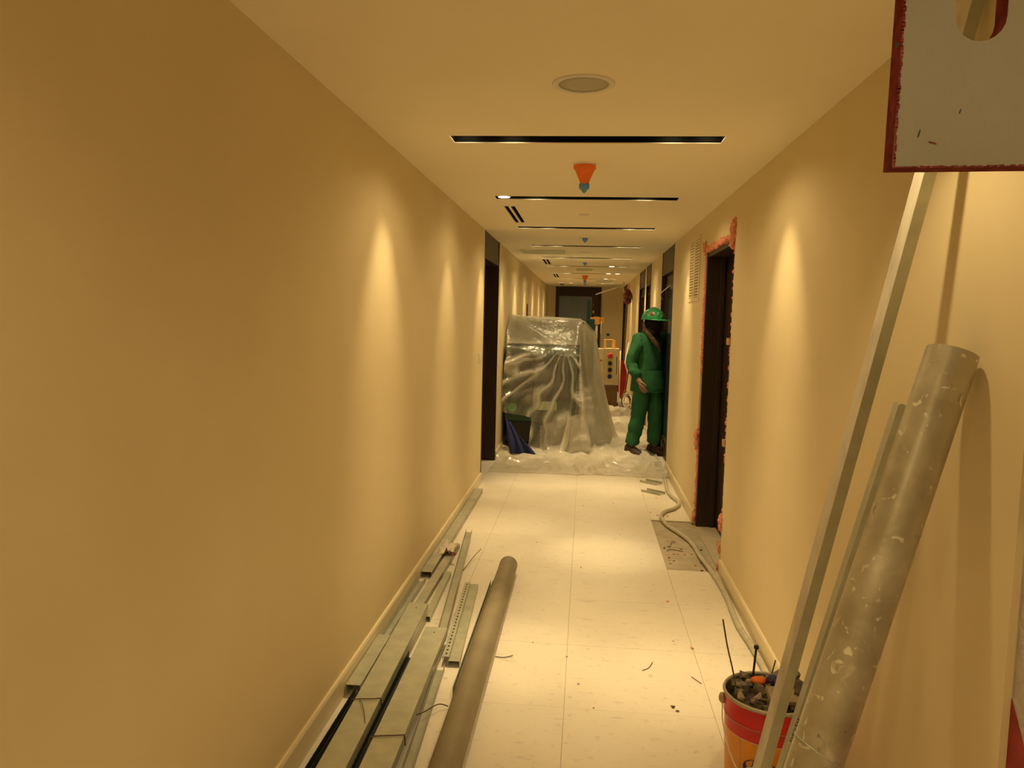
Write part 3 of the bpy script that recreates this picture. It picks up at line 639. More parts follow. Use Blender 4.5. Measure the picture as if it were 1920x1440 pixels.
# ------------------------------------------------------------------ bucket with rubble, right
def bucket():
    bx, by, H, r0, r1 = .640, 2.50, .345, .128, .1425
    e = empty('paint_bucket', (bx, by, 0), 'red and orange metal bucket full of rubble by the leaning studs', 'bucket')
    rad = lambda z: r0 + (r1 - r0) * z / H
    adopt(e, MB().lathe([(.001, .003), (rad(0) - .006, .003), (rad(0), .0), (rad(.228), .228)], (bx, by, .0005), 56).build('orange_wall', M['borange']))
    adopt(e, MB().lathe([(rad(.228), .228), (rad(.268), .268), (rad(.268) + .0022, .272), (rad(.276), .276), (rad(H - .008), H - .008)], (bx, by, .0005), 56).build('red_band', M['bred']))
    adopt(e, MB().lathe([(rad(H) - .004, H - .012), (rad(H) + .003, H - .012), (rad(H) + .0055, H - .006), (rad(H) + .003, H), (rad(H) - .003, H), (rad(H) - .005, H - .006)], (bx, by, .0005), 56, True).build('rim', M['rim']))
    adopt(e, MB().lathe([(rad(.1) - .003, .01), (rad(H) - .005, H - .01)], (bx, by, .0005), 56).build('inner_wall', M['rubble3']))
    pl = lambda a, z, k=0: Vector((bx + (rad(z) + k) * math.cos(a), by + (rad(z) + k) * math.sin(a), z))
    for nm, za, zb, a0, a1, mm, k in (('white_line', .2265, .2285, 0, 2 * math.pi, 'white', .0006), ('white_line', .2715, .2735, 0, 2 * math.pi, 'rim', .0028)):
        N = 56; b = MB(); vs = [pl(a0 + (a1 - a0) * i / N, z, k) for z in (za, zb) for i in range(N + 1)]
        adopt(e, b.add(vs, [(i, i + 1, N + 2 + i, N + 1 + i) for i in range(N)]).build(nm, M[mm]))
    def decal(nm, a, z0, outline, mm, k):
        vs = [pl(a + u / .14, z0 + v, k) for u, v in outline]; adopt(e, MB().add(vs, [tuple(range(len(vs)))]).build(nm, M[mm]))
    am = math.atan2(-2.5, -.64)                            # faces the viewer
    decal('seam_line', am - .62, .115, [(-.002, -.11), (.002, -.11), (.002, .112), (-.002, .112)], 'rim', .0007)
    el = lambda a, b: [(a * math.cos(t), b * math.sin(t)) for t in [2 * math.pi * k / 24 for k in range(24)]]
    decal('emblem_oval', am - .10, .140, el(.060, .036), 'navy', .0008)
    decal('emblem_oval', am - .10, .131, el(.050, .022), 'white', .0012)
    decal('emblem_stroke', am - .14, .133, [(-.03, -.004), (.01, -.010), (.03, .004), (.008, -.004)], 'navy', .0016)
    # ear, bail wire and grip
    aE = math.atan2(.35, -1.0)
    a1_, a2_ = math.pi - .12, -.12
    pA, pB = pl(a1_, .305, .006), pl(a2_, .305, .006)
    for p in (pA, pB): adopt(e, MB().blob(p, .013, 2, 0, 1, (1, 1.2, 1.5)).build('ear', M['rim']))
    pts = [pA]
    for k in range(1, 16):
        t = k / 16; a = a1_ + (2 * math.pi + a2_ - a1_) * t
        z = .305 - .235 * math.sin(math.pi * t) ** .9
        pts.append(pl(a, max(z, .03), .010 + .006 * math.sin(math.pi * t)))
    pts.append(pB)
    adopt(e, MB().tube(pts, .0024, 8).build('bail_wire', M['white']))
    adopt(e, MB().tube(pts[6:9], [.006, .0085, .006], 10).build('grip', M['white']))
    # rubble
    rr = random.Random(11); k = 0
    kinds = ['rubble', 'rubble2', 'rubble3', 'rubble']
    tag(MB().lathe([(.0005, .318), (.06, .318), (.11, .308), (.131, .296), (.13, .26), (.0005, .25)], (bx, by, 0), 24).build('rubble_fill', M['rubble3']), 'dark crumbled rubble filling the red bucket up to its rim', 'rubble', kind='stuff')
    for i in range(64):
        a = rr.uniform(0, 2 * math.pi); q = .116 * math.sqrt(rr.random()); s = rr.uniform(.011, .028)
        o = MB().chunk((bx + q * math.cos(a), by + q * math.sin(a), .332 + rr.uniform(0, .022) + (.014 if q < .07 else 0)), s, 100 + i).build('rubble_chunk', M[kinds[i % 4]])
        tag(o, 'small rough rubble lump heaped in the red bucket', 'rubble', 'rubble lumps in the bucket')
    def slab(c, sx, sy, sz, rot, label, m):
        b = MB().box(-sx / 2, sx / 2, -sy / 2, sy / 2, -sz / 2, sz / 2); o = b.build('masonry_piece', M[m], bevel=.003); o.location = c; o.rotation_euler = rot; tag(o, label, 'masonry piece')
    slab((.70, 2.545, .376), .085, .05, .045, (.5, -.3, .5), 'large grey block fragment at the back of the bucket', 'rubble')
    slab((.668, 2.44, .362), .10, .06, .018, (.35, .12, .15), 'flat tan masonry piece lying on top of the bucket rubble', 'rubble2')
    slab((.735, 2.475, .362), .05, .07, .03, (.3, .5, -.2), 'dark masonry piece at the wall side of the bucket', 'rubble3')
    tag(MB().blob((.612, 2.535, .364), .022, 2, .2, 3, (1.2, .9, .6), 3).build('orange_scrap', M['orange']), 'bright orange plastic scrap on top of the bucket rubble', 'scrap')
    tag(MB().blob((.655, 2.525, .372), .023, 2, .15, 3, (1, .9, .9), 5).build('glass_scrap', M['cobalt']), 'shiny dark blue scrap on top of the bucket rubble', 'scrap')
    tag(MB().prism([(-.004, -.0015), (.004, -.0015), (.004, .0015), (-.004, .0015)], (.628, 2.405, .366), (.668, 2.382, .352)).build('copper_strip', M['copper']), 'thin copper coloured strip near the front rim of the bucket', 'strip')
    wire('steel_rod', [(.530, 2.46, .335), (.522, 2.50, .40), (.508, 2.55, .47), (.495, 2.58, .55)], .0028, 'long curved rod sticking up from the left of the bucket', 'rod')
    b = empty('threaded_bolt', (.595, 2.55, .33), 'upright black bolt with a small head standing in the bucket', 'bolt')
    adopt(b, MB().tube([(.595, 2.55, .33), (.604, 2.555, .465)], .0038, 10).build('shank', M['ink']), MB().tube([(.604, 2.555, .465), (.6045, 2.555, .475)], .0085, 6).build('head', M['ink']))
    wire('steel_rod', [(.652, 2.555, .35), (.662, 2.56, .385), (.672, 2.565, .425)], .0022, 'short thin rod standing beside the black bolt in the bucket', 'rod')
bucket()

# ------------------------------------------------------------------ hose, offcuts, crumbs
HS = [(.82, 8.1), (.83, 7.72), (.815, 7.45), (.802, 7.20), (.79, 6.98), (.80, 6.78), (.835, 6.58), (.825, 6.44), (.765, 6.30), (.69, 6.20), (.648, 6.08), (.640, 5.96), (.668, 5.80), (.724, 5.62), (.775, 5.44), (.797, 5.26), (.800, 5.10), (.806, 4.95), (.825, 4.72), (.838, 4.45), (.836, 4.22), (.826, 4.0), (.824, 3.85), (.836, 3.66), (.842, 3.48), (.842, 3.2), (.842, 2.85)]
wire('hose', [(x, y, (.0165 if not 5.0 < y < 5.95 else .008)) for x, y in HS], .0150, 'beige-grey hose snaking along the foot of the right wall', 'hose', 'hose')
def offcut(p, q, w, label):
    e = empty('metal_offcut', (*p, 0), label, 'metal offcut')
    adopt(e, MB().prism([(-w / 2, .001), (w / 2, .001), (w / 2, .0025), (-w / 2, .0025)], (*p, 0), (*q, 0)).build('web', M['galv2']), MB().prism([(-w / 2, .0025), (-w / 2 + .002, .0025), (-w / 2 + .002, .022), (-w / 2, .022)], (*p, 0), (*q, 0)).build('flange', M['galv2']),
          MB().prism([(w / 2, .0025), (w / 2 - .002, .0025), (w / 2 - .002, .022), (w / 2, .022)], (*p, 0), (*q, 0)).build('flange', M['galv2']))
offcut((.58, 7.00), (.735, 6.87), .09, 'nearer flat steel offcut lying by the hose')
offcut((.60, 7.42), (.745, 7.30), .10, 'farther dark steel offcut lying by the hose near the floor sheet')
rr = random.Random(21)
def crumb(x, y, s, m, nm, label, group, z=0.0):
    o = MB().chunk((0, 0, 0), s, rr.randrange(9999)).build(nm, M[m]); o.scale = (1, 1, .5); o.location = (x, y, z + s * .33); o.rotation_euler = (0, 0, rr.uniform(0, 6)); tag(o, label, 'crumb', group)
for i in range(22):
    crumb(rr.uniform(.58, .84), 4.80 + abs(rr.gauss(0, .35)), rr.uniform(.006, .014), 'foam' if i % 3 else 'redbrown', 'foam_crumb', 'pink foam crumb on the bare screed by the foamed door', 'foam crumbs on the bare screed', -.012)
for x, y in ((.665, 6.73), (.573, 6.2), (.62, 6.0 + .12), (.70, 6.1), (.50, 4.2), (.551, 3.6)):
    crumb(x, y, .012, 'foam', 'foam_crumb', 'pink foam crumb on the tiles by the right wall', 'foam crumbs on the tiles')
for x, y, s in ((.665, 5.42, .022), (.63, 5.30, .020), (.60, 5.05, .013)):
    crumb(x, y, s, 'rubble2', 'mortar_crumb', 'tan mortar crumb on the bare screed patch', 'mortar crumbs on the screed', -.012)
for i in range(16):
    crumb(rr.uniform(-.3, .5), rr.uniform(2.4, 6.5), rr.uniform(.003, .006), 'rubble3', 'grit_crumb', 'tiny dark grit crumb on the cream tiles', 'grit crumbs on the tiles')
crumb(.395, 3.02, .011, 'rubble3', 'debris_crumb', 'dark crumb on the tiles left of the bucket', 'dark crumbs near the bucket'); crumb(.415, 2.99, .008, 'rubble3', 'debris_crumb', 'dark crumb on the tiles left of the bucket', 'dark crumbs near the bucket')
wire('tie_wire', [(.60, 5.20, -.009), (.63, 5.22, -.005), (.68, 5.22, -.009), (.71, 5.20, -.009)], .0022, 'short dark wire lying on the bare screed patch')
wire('tie_wire', [(.30, 3.33, .003), (.33, 3.36, .003), (.352, 3.42, .003)], .0015, 'tiny bent wire in the middle of the tiled floor')
wire('tie_wire', [(.51, 3.30, .003), (.545, 3.24, .003)], .0014, 'tiny straight wire on the tiles just before the bucket')

# ------------------------------------------------------------------ floor sheet
def floor_sheet():
    nx, ny = 130, 300; x0, x1, y0, y1 = XL + .016, XR - .016, 7.60, 14.2; vs = []
    for j in range(ny):
        for i in range(nx):
            u, v = i / (nx - 1), j / (ny - 1); x = x0 + (x1 - x0) * u; y = y0 + (y1 - y0) * v
            if j == 0: y += .10 * noise.noise(Vector((x * 2.2, 0, 3))) - .04 + .06 * u
            p = Vector((x * 4 + .6 * noise.noise(Vector((x * 3, y * 3, 9))), y * 1.6, 0))
            a = 1 - abs(noise.noise(p)); b_ = 1 - abs(noise.noise(Vector((x * 2.2 - y * 3.4, x * 5 + y * 2, 5)))); c = noise.noise(Vector((x * 13, y * 9, 2)))
            z = .002 + .050 * max(0, a - .55) ** 1.5 * 3 + .040 * max(0, b_ - .6) ** 1.5 * 3 + .005 * (c + .6)
            if j < 8: z *= .25 + .75 * j / 8
            vs.append((x, y, max(z, .0015)))
    o = MB().add(vs, [(j * nx + i, j * nx + i + 1, (j + 1) * nx + i + 1, (j + 1) * nx + i) for j in range(ny - 1) for i in range(nx - 1)], True).build('floor_sheet', M['fsheet'])
    tag(o, 'wrinkled translucent plastic sheet spread over the far floor', 'plastic sheet')
floor_sheet()

# ------------------------------------------------------------------ machine under a draped sheet
FX0, FX1 = -.905, -.085
def machine():
    e = empty('covered_machine', (-.5, 9.4, .02), 'dark green machine standing under the draped plastic sheet', 'machine')
    def bx(m, *a, nm='cabinet', bev=.012): o = MB().box(*a).build(nm, M[m], bevel=bev); adopt(e, o); return o
    z0 = .05
    bx('green', FX0, FX1, 8.80, 9.45, .36, 1.215, nm='front_cabinet'); bx('green', FX0, -.02, 9.46, 10.5, z0, 1.52, nm='rear_cabinet')
    bx('machdark', FX0 + .02, FX1 - .02, 8.84, 9.44, .12, .36, nm='plinth', bev=.004)
    for x in (FX0 + .08, FX1 - .08):
        for y in (8.92, 10.35): adopt(e, MB().tube([(x - .025, y, .075), (x + .025, y, .075)], .055, 16).build('caster', M['machdark']))
    bx('machdark', FX0 + .06, FX1 - .08, 8.785, 8.799, .62, 1.14, nm='front_panel', bev=.002)
    bx('access', FX0 + .35, FX1 - .22, 8.775, 8.784, .50, .60, nm='nameplate', bev=.002)
    adopt(e, MB().tube([(-.82, 8.78, .52), (-.82, 8.80, .52)], .05, 20).build('green_knob', M['helmet']))
    bx('teal', .005, .055, 9.75, 9.81, 1.1, 1.80, nm='post', bev=.004); bx('teal', .03, .11, 9.62, 9.74, .82, 1.56, nm='side_panel', bev=.004)
machine()
def drape():
    """polythene draped by a short cloth simulation over stand-ins of the machine, then frozen"""
    tmp = []
    def coll(*a):
        o = MB().box(*a).build('tmp', M['black']); o.modifiers.new('c', 'COLLISION'); o.collision.thickness_outer = .012; o.collision.cloth_friction = 12; tmp.append(o)
        return o
    a = coll(FX0, FX1 + .006, 8.775, 9.46, .04, 1.222); b = coll(FX0, -.012, 9.44, 10.52, .04, 1.53); coll(-3, 3, 6, 13, -.3, .004); coll(-1.9, XL - .002, 6, 13, -.1, 2.4)
    c = coll(.0, .10, 9.60, 9.80, .04, 1.45)
    nx, ny = 88, 100; x0, x1, y0, y1 = -.925, 1.36, 7.46, 10.62
    def lerp(t, a, b): t = min(max(t, 0), 1); t = t * t * (3 - 2 * t); return a + (b - a) * t
    def front(x):                                          # hem line: short, lifted on the left; full length in the middle; rounded on the right
        if x < -.30: return lerp((x + .56) / .22, 8.02 - .05 * (x + .92), 7.46)
        return lerp((x - .30) / 1.1, 7.46, 8.7)
    vs = []
    for j in range(ny):
        for i in range(nx):
            x = x0 + (x1 - x0) * i / (nx - 1); y = front(x) + (y1 - front(x)) * j / (ny - 1)
            vs.append((x, y, 1.59 - .03 * (x - x0) + .012 * noise.noise(Vector((x * 3, y * 3, 0)))))
    fs = [(j * nx + i, j * nx + i + 1, (j + 1) * nx + i + 1, (j + 1) * nx + i) for j in range(ny - 1) for i in range(nx - 1)]
    used = list(range(len(vs))); ix = {k: k for k in used}
    o = MB().add([vs[k] for k in used], [tuple(ix[k] for k in f) for f in fs], True).build('draped_sheet', M['sheet'])
    vg = o.vertex_groups.new(name='pin'); vg.add([v.index for v in o.data.vertices if (v.co.x < x0 + .02 and v.co.y > 9.35) or (v.co.y > y1 - .02 and v.co.x < -.05)], 1.0, 'REPLACE')
    cl = o.modifiers.new('cloth', 'CLOTH'); cl.settings.vertex_group_mass = 'pin'; st = cl.settings; st.quality = 6; st.mass = .12; st.tension_stiffness = 12; st.compression_stiffness = 12; st.shear_stiffness = 6; st.bending_stiffness = .25; st.air_damping = 1.2; st.shrink_min = -.09
    cl.collision_settings.collision_quality = 3; cl.collision_settings.distance_min = .006; cl.collision_settings.use_self_collision = False
    cl.point_cache.frame_start = 1; cl.point_cache.frame_end = 70
    sc.frame_start = 1; sc.frame_end = 70
    for f in range(1, 61): sc.frame_set(f)
    dg = bpy.context.evaluated_depsgraph_get(); me = bpy.data.meshes.new_from_object(o.evaluated_get(dg)); me.name = 'draped_sheet'
    o.modifiers.clear(); o.data = me
    def relax(n):
        bm = bmesh.new(); bm.from_mesh(me)
        for _ in range(n): bmesh.ops.smooth_vert(bm, verts=[v for v in bm.verts if not v.is_boundary], factor=.5, use_axis_x=True, use_axis_y=True, use_axis_z=True)
        bm.to_mesh(me); bm.free()
    relax(14)
    o.data = me; sm = o.modifiers.new('s', 'SUBSURF'); sm.levels = 1; sm.render_levels = 1
    me = bpy.data.meshes.new_from_object(o.evaluated_get(bpy.context.evaluated_depsgraph_get())); o.modifiers.clear(); o.data = me; me.name = 'draped_sheet'
    ga = me.attributes.new('gather', 'FLOAT', 'POINT')
    PX, PZ = -.22, 1.23                                    # gathers fan out from this point on the front ridge
    for v in me.vertices:
        x, y, z = v.co; g = 0.0
        if z > 1.26: g = .55                                # loose film over the top
        if z < 1.24 and y < 8.80 and x < FX1 + .06:        # front face: radiating gathers, pushed outwards only
            dx, dz = x - PX, PZ - z; r = math.hypot(dx, dz); th = math.atan2(dx, dz) + .25 * noise.noise(Vector((x * 4, z * 4, 7)))
            k = 1 - abs(math.sin(th * 8.5 + .8)); k = max(0, k - .38) / .62
            amp = min(1, r / .25) * min(1, (1.24 - z) / .12)
            sw = 1 - abs(math.sin((z * 1.0 + .55 * (x + .55) ** 2 - .18 * x) * 15)); sw = max(0, sw - .42) / .58
            w = min(1, max(0, (-.38 - x) / .2)) * min(1, max(0, (z - .62) / .2))
            v.co.y -= .05 * k ** 1.2 * amp + .045 * sw * w * amp; g = max(.9 * k ** 1.6 * amp, .85 * sw * w * amp, .55 if (x > -.48 and z < .33 + (x + .48) * .35) else 0)
        if x > FX1 + .02 and z < 1.5:                       # loose right side: tent-like flare
            t = (1.5 - max(z, 0)) / 1.5; g = .62
            f = 1 + .30 * math.sin(y * 9.0) * t + .12 * math.sin(y * 23) * t
            v.co.x += .26 * t ** 1.2 * f * min(1, (x - FX1 - .02) / .10 + .25)
            if y < 8.95: v.co.y -= .16 * t ** 1.3 * min(1, (x - FX1 - .02) / .06)
        ga.data[v.index].value = g
        v.co.z = max(v.co.z, .012 + .03 * max(0, noise.noise(Vector((x * 9, y * 9, 0)))))
    relax(2)
    for t in tmp: bpy.data.objects.remove(t)
    sc.frame_set(1)
    sb = o.modifiers.new('subdiv', 'SUBSURF'); sb.levels = 1; sb.render_levels = 1
    for p in me.polygons: p.use_smooth = True
    tag(o, 'large translucent plastic sheet draped in folds over the green machine', 'plastic sheet')
drape()
def blue_cloth():
    n = 26; vs = []
    for j in range(n):
        for i in range(n):
            u, v = i / (n - 1), j / (n - 1)
            # from top edge near the wall down to the floor, fanning towards the viewer
            top = Vector((-.885 + .06 * u, 8.70, .40 - .06 * u)); bot = Vector((-.80 + .30 * u, 8.60 - .06 * u, .012))
            p = top.lerp(bot, v); p.y -= .07 * math.sin(v * 2.6) * (1 - .3 * u); p.y += .035 * math.sin(u * 15 + v * 4) * (.3 + v) * .6
            p.z = max(p.z + .012 * math.sin(u * 9 + v * 7), .010 + .012 * abs(math.sin(u * 14)))
            vs.append(p)
    o = MB().add(vs, [(j * n + i, j * n + i + 1, (j + 1) * n + i + 1, (j + 1) * n + i) for j in range(n - 1) for i in range(n - 1)], True).build('blue_cloth', M['bluecloth'])
    s = o.modifiers.new('thickness', 'SOLIDIFY'); s.thickness = .006
    tag(o, 'crumpled dark blue cloth spilling from under the draped machine', 'cloth')
blue_cloth()

# ------------------------------------------------------------------ far equipment
def cabinet():
    y0, y1 = 13.5, 13.95; x0, x1 = .335, .60
    e = empty('control_cabinet', (.47, 13.7, 0), 'cream control cabinet with a red button and three dark switches, far down the corridor', 'cabinet')
    def bx(m, *a, nm, bev=.006): o = MB().box(*a).build(nm, M[m], bevel=bev); adopt(e, o); return o
    body = bx('cream', x0, x1, y0, y1, .42, 1.06, nm='body')
    bx('brown', x0 + .02, x1 - .01, y0 + .01, y1, .06, .42, nm='pedestal'); bx('redbrown', x0 - .03, x1 + .05, y0 - .04, y1, .005, .06, nm='base_plate')
    bx('cream', x0 - .14, x0 - .001, y0 + .06, y1, .40, 1.05, nm='side_box')
    bx('redst', x0 - .09, x0 - .03, y0 + .057, y0 + .0595, .83, .86, nm='red_label', bev=0)
    dk = lambda z, r, m, nm: adopt(e, MB().tube([(.445, y0 - .002, z), (.445, y0 - .03, z)], [r, r * .8], 18).build(nm, M[m]))
    dk(.93, .05, 'redst', 'red_button')
    for z in (.80, .685, .57): dk(z, .04, 'navy', 'rotary_switch')
    bx('machdark', .555, .565, y0 - .006, y0 - .0005, .60, .92, nm='door_gap', bev=0)
    bx('yellow', .33, .37, 13.6, 13.68, 1.061, 1.2, nm='bracket'); bx('yellow', .33, .50, 13.6, 13.68, 1.2, 1.215, nm='bracket'); bx('yellow', .47, .53, 13.6, 13.68, 1.061, 1.2, nm='bracket')
    adopt(e, MB().tube([(.62, 13.44, .01), (.615, 13.44, 1.03)], .010, 8).build('rail', M['white']))
cabinet()
pc = empty('clamp_pole', (.19, 14.2, 0), 'white pole topped with a yellow-orange cross clamp beside the draped machine', 'pole')
adopt(pc, MB().tube([(.185, 14.2, .0), (.20, 14.2, 1.47)], .022, 12).build('pole', M['white']), MB().box(.135, .255, 14.15, 14.25, 1.47, 1.61).build('clamp_block', M['yellow'], bevel=.008),
      MB().box(.05, .134, 14.18, 14.22, 1.49, 1.60).build('clamp_jaw', M['yellow'], bevel=.008), MB().box(.256, .335, 14.18, 14.22, 1.49, 1.60).build('clamp_jaw', M['yellow'], bevel=.008),
      MB().tube([(.275, 14.13, 1.30), (.285, 14.13, 1.53)], .011, 8).build('locking_pin', M['white']))
def red_sheet():
    o = MB().add([(.60, 14.6, .80), (.73, 14.62, .80), (.80, 14.64, .55), (.78, 14.66, .30), (.72, 14.6, .02), (.62, 14.56, .25), (.595, 14.58, .5)], [tuple(range(7))]).build('red_board', M['redsheet'])
    s = o.modifiers.new('t', 'SOLIDIFY'); s.thickness = .02; tag(o, 'crimson sheet leaning behind the cream control cabinet', 'sheet')
red_sheet()
for i, (p, q, r_, l, m_) in enumerate((((.66, 14.9, .01), (.855, 15.2, 1.12), .016, 'thin cream batten leaning on the far right wall behind the crimson sheet', 'white'), ((.74, 14.3, .01), (.85, 14.5, .80), .012, 'short brown batten leaning on the far right wall near the crimson sheet', 'brown'), ((.80, 16.2, .01), (.852, 16.4, 1.9), .02, 'tall dark conduit standing against the far right wall', 'brown'))):
    tag(MB().tube([p, q], r_, 8).build('batten', M[m_]), l, 'batten')
def coil():
    rr = random.Random(8)
    e = empty('cable_coil', (.72, 13.3, 0), 'tangled coil of pale plastic and wire beside the cream cabinet', 'coil')
    for k in range(9):
        c = Vector((.745 + rr.uniform(-.015, .015), 13.25 + rr.uniform(-.06, .06), .17 + rr.uniform(-.03, .03))); a, b_ = rr.uniform(.06, .085), rr.uniform(.1, .15); t0 = rr.uniform(-.5, .5)
        pts = [c + Vector((a * math.cos(t), .10 * math.sin(t + t0), b_ * math.sin(t))) for t in [2 * math.pi * i / 30 for i in range(31)]]
        for p in pts: p.z = max(p.z, .012)
        adopt(e, MB().tube(pts, .007, 6).build('loop', M['white' if k % 2 else 'brown']))
coil()
tag(MB().tube([(.184, 16, 2.077), (.70, 16, 2.262)], .012, 8).build('dangling_batten', M['white']), 'pale straight batten hanging slanted below the ceiling near the end door', 'batten')
wire('cable_or_glint', [(.70, 16, 2.262), (.72, 16.01, 2.31), (.74, 16.0, 2.347)], .006, 'short cable holding the slanted batten to the ceiling', 'cable', 'white')
wire('cable_or_glint', [(.77, 16.1, 2.345), (.74, 16.1, 2.25), (.78, 16.12, 2.14), (.835, 16.15, 2.18), (.85, 16.2, 2.30)], .008, 'looped loose cable high on the far right wall', 'cable', 'white')
def bundle():
    e = empty('wrapped_bundle', (.80, 15.0, 2.0), 'reddish-brown wrapped bundle fixed high on the far right wall', 'bundle')
    for c, r_, sq, sd in (((.775, 15.0, 2.06), .085, (.85, 1, 1.1), 2), ((.785, 15.02, 1.93), .075, (.95, 1, .8), 4), ((.842, 14.95, 2.03), .05, (.6, 1, 1.2), 6)):
        adopt(e, MB().blob(c, r_, 3, .4, 4, sq, sd).build('wrapping', M['redbrown']))
    adopt(e, MB().tube([(.80, 15.0, 2.12), (.795, 15.0, 2.25)], .012, 8).build('strap', M['orange']), MB().box(.80, XR - .001, 14.9, 15.1, 1.97, 2.02).build('bracket', M['brown']))
bundle()
wire('cable_or_glint', [(.88, 9.05, 1.80), (.82, 8.7, 1.86), (.872, 8.25, 1.93)], .003, 'thin pale strand imitating a glass reflection across the dark doorway above the worker', 'cable', 'white')  # pale strand standing in for a slanting reflection on the door glass

# ------------------------------------------------------------------ the worker
def skin_mesh(name, verts, edges, radii, m, parent, sub=2):
    me = bpy.data.meshes.new(name); me.from_pydata([tuple(v) for v in verts], edges, []); o = bpy.data.objects.new(name, me); COL.objects.link(o)
    o.modifiers.new('skin', 'SKIN'); sv = me.skin_vertices[0].data
    for i, r_ in enumerate(radii):
        sv[i].radius = r_ if isinstance(r_, tuple) else (r_, r_); sv[i].use_root = (i == 0)
    s = o.modifiers.new('sub', 'SUBSURF'); s.levels = sub; s.render_levels = sub
    dg = bpy.context.evaluated_depsgraph_get(); m2 = bpy.data.meshes.new_from_object(o.evaluated_get(dg)); bpy.data.objects.remove(o)
    for p in m2.polygons: p.use_smooth = True
    m2.materials.clear(); m2.materials.append(m); m2.name = name
    o = bpy.data.objects.new(name, m2); COL.objects.link(o); o.parent = parent
    return o
def worker():
    e = empty('person', (.735, 8.93, .004), 'person in a green coverall and green hard hat standing at the dark doorway', 'person')
    e.rotation_euler = (0, 0, math.radians(-42))           # built facing +x
    J = dict(pel=(0, 0, .92), sp=(-.015, 0, 1.06), ch=(-.01, 0, 1.24), nb=(0, 0, 1.385), nk=(.02, 0, 1.44), hd=(.045, 0, 1.505), ht=(.045, 0, 1.60),
             rs=(-.01, -.175, 1.335), re=(-.075, -.235, 1.075), rw=(.05, -.225, .865), rp=(.075, -.222, .825),
             ls=(0, .175, 1.335), le=(-.02, .24, 1.08), lw=(.11, .19, .90), lp=(.14, .18, .86),
             rh=(0, -.085, .88), rk=(-.03, -.105, .48), ra=(-.11, -.12, .085), rt=(-.02, -.14, .045),
             lh=(0, .085, .88), lk=(.05, .10, .48), la=(.04, .11, .085), lt=(.14, .12, .045))
    V = []; Ed = []; Rd = []; ix = {}
    def add(k, r_, par=None, co=None):
        ix[k] = len(V); V.append(co or J[k]); Rd.append(r_)
        if par: Ed.append((ix[par], ix[k]))
    add('pel', .11); add('sp', .10, 'pel'); add('ch', .12, 'sp'); add('nb', .065, 'ch'); add('nk', .052, 'nb'); add('hd', (.082, .072), 'nk'); add('ht', (.075, .068), 'hd')
    for s in 'rl':
        add(s + 's', .042, 'ch'); add(s + 'e', .040, s + 's'); add(s + 'w', .026, s + 'e'); add(s + 'p', (.030, .018), s + 'w')
        add(s + 'h', .075, 'pel'); add(s + 'k', .052, s + 'h'); add(s + 'a', .036, s + 'k'); add(s + 't', .034, s + 'a')
        w = Vector(J[s + 'p']); d = (w - Vector(J[s + 'w'])).normalized(); f = Vector((1, 0, 0)); fwd = (f - d * f.dot(d)).normalized(); side = d.cross(fwd)
        inw = side if side.y * (1 if s == 'r' else -1) > 0 else -side
        for i, (o_, L) in enumerate(((.024, .066), (.008, .076), (-.009, .072), (-.025, .058))):
            a = w + fwd * o_ + d * .028; b_ = a + d * L * .55 + inw * .004; c_ = b_ + d * L * .45 + inw * .018
            for q, (nm, p, r_) in enumerate((('a', a, .0095), ('b', b_, .0088), ('c', c_, .007))):
                add(f'{s}f{i}{nm}', r_, s + 'p' if q == 0 else f'{s}f{i}{"ab"[q - 1]}', tuple(p))
        a = w + fwd * .034 - d * .012; b_ = a + fwd * .014 + d * .03 + inw * .008; c_ = b_ + d * .026 + inw * .006
        for q, (nm, p, r_) in enumerate((('a', a, .011), ('b', b_, .0095), ('c', c_, .0075))):
            add(f'{s}t{nm}', r_, s + 'w' if q == 0 else f'{s}t{"ab"[q - 1]}', tuple(p))
    body = skin_mesh('body', V, Ed, Rd, M['skin'], e, 2)
    # coverall over the same skeleton, thicker, ending at neck, cuffs and hems
    K = ['pel', 'sp', 'ch', 'nb']; rads = {'pel': (.172, .165), 'sp': (.182, .170), 'ch': (.180, .160), 'nb': (.085, .08)}
    V2 = [Vector(J[k]) for k in K]; E2 = [(0, 1), (1, 2), (2, 3)]; R2 = [rads[k] for k in K]
    def ad(co, r_, par): V2.append(Vector(co)); R2.append(r_); E2.append((par, len(V2) - 1)); return len(V2) - 1
    for s in 'rl':
        a = ad(J[s + 's'], .100, 2); mid = Vector(J[s + 's']).lerp(Vector(J[s + 'e']), .55); b_ = ad(mid, .078, a); c_ = ad(J[s + 'e'], .070, b_)
        m2_ = Vector(J[s + 'e']).lerp(Vector(J[s + 'w']), .55); d_ = ad(m2_, .062, c_); ad(Vector(J[s + 'e']).lerp(Vector(J[s + 'w']), .93), .050, d_)
        h = ad(Vector(J[s + 'h']) + Vector((0, 0, -.06)), .118, 0); q = ad(Vector(J[s + 'h']).lerp(Vector(J[s + 'k']), .55), .105, h); k = ad(J[s + 'k'], .092, q)
        g = ad(Vector(J[s + 'k']).lerp(Vector(J[s + 'a']), .5), .090, k); ad(Vector(J[s + 'k']).lerp(Vector(J[s + 'a']), .97) + Vector((0, 0, .0)), .084, g)
    co = skin_mesh('coverall', V2, E2, R2, M['coverall'], e, 2)
    # cloth creases
    for v in co.data.vertices:
        p = v.co; k = .014 * noise.noise(Vector((p.x * 8, p.y * 8, p.z * 17))) + .009 * noise.noise(Vector((p.x * 20 + p.z * 9, p.y * 20, p.z * 30)))
        v.co = p + v.normal * k
    o = MB().lathe([(.088, 1.395), (.094, 1.43), (.085, 1.45), (.078, 1.43), (.080, 1.395)], (.005, 0, 0), 24, True).build('collar', M['coverall']); o.parent = e
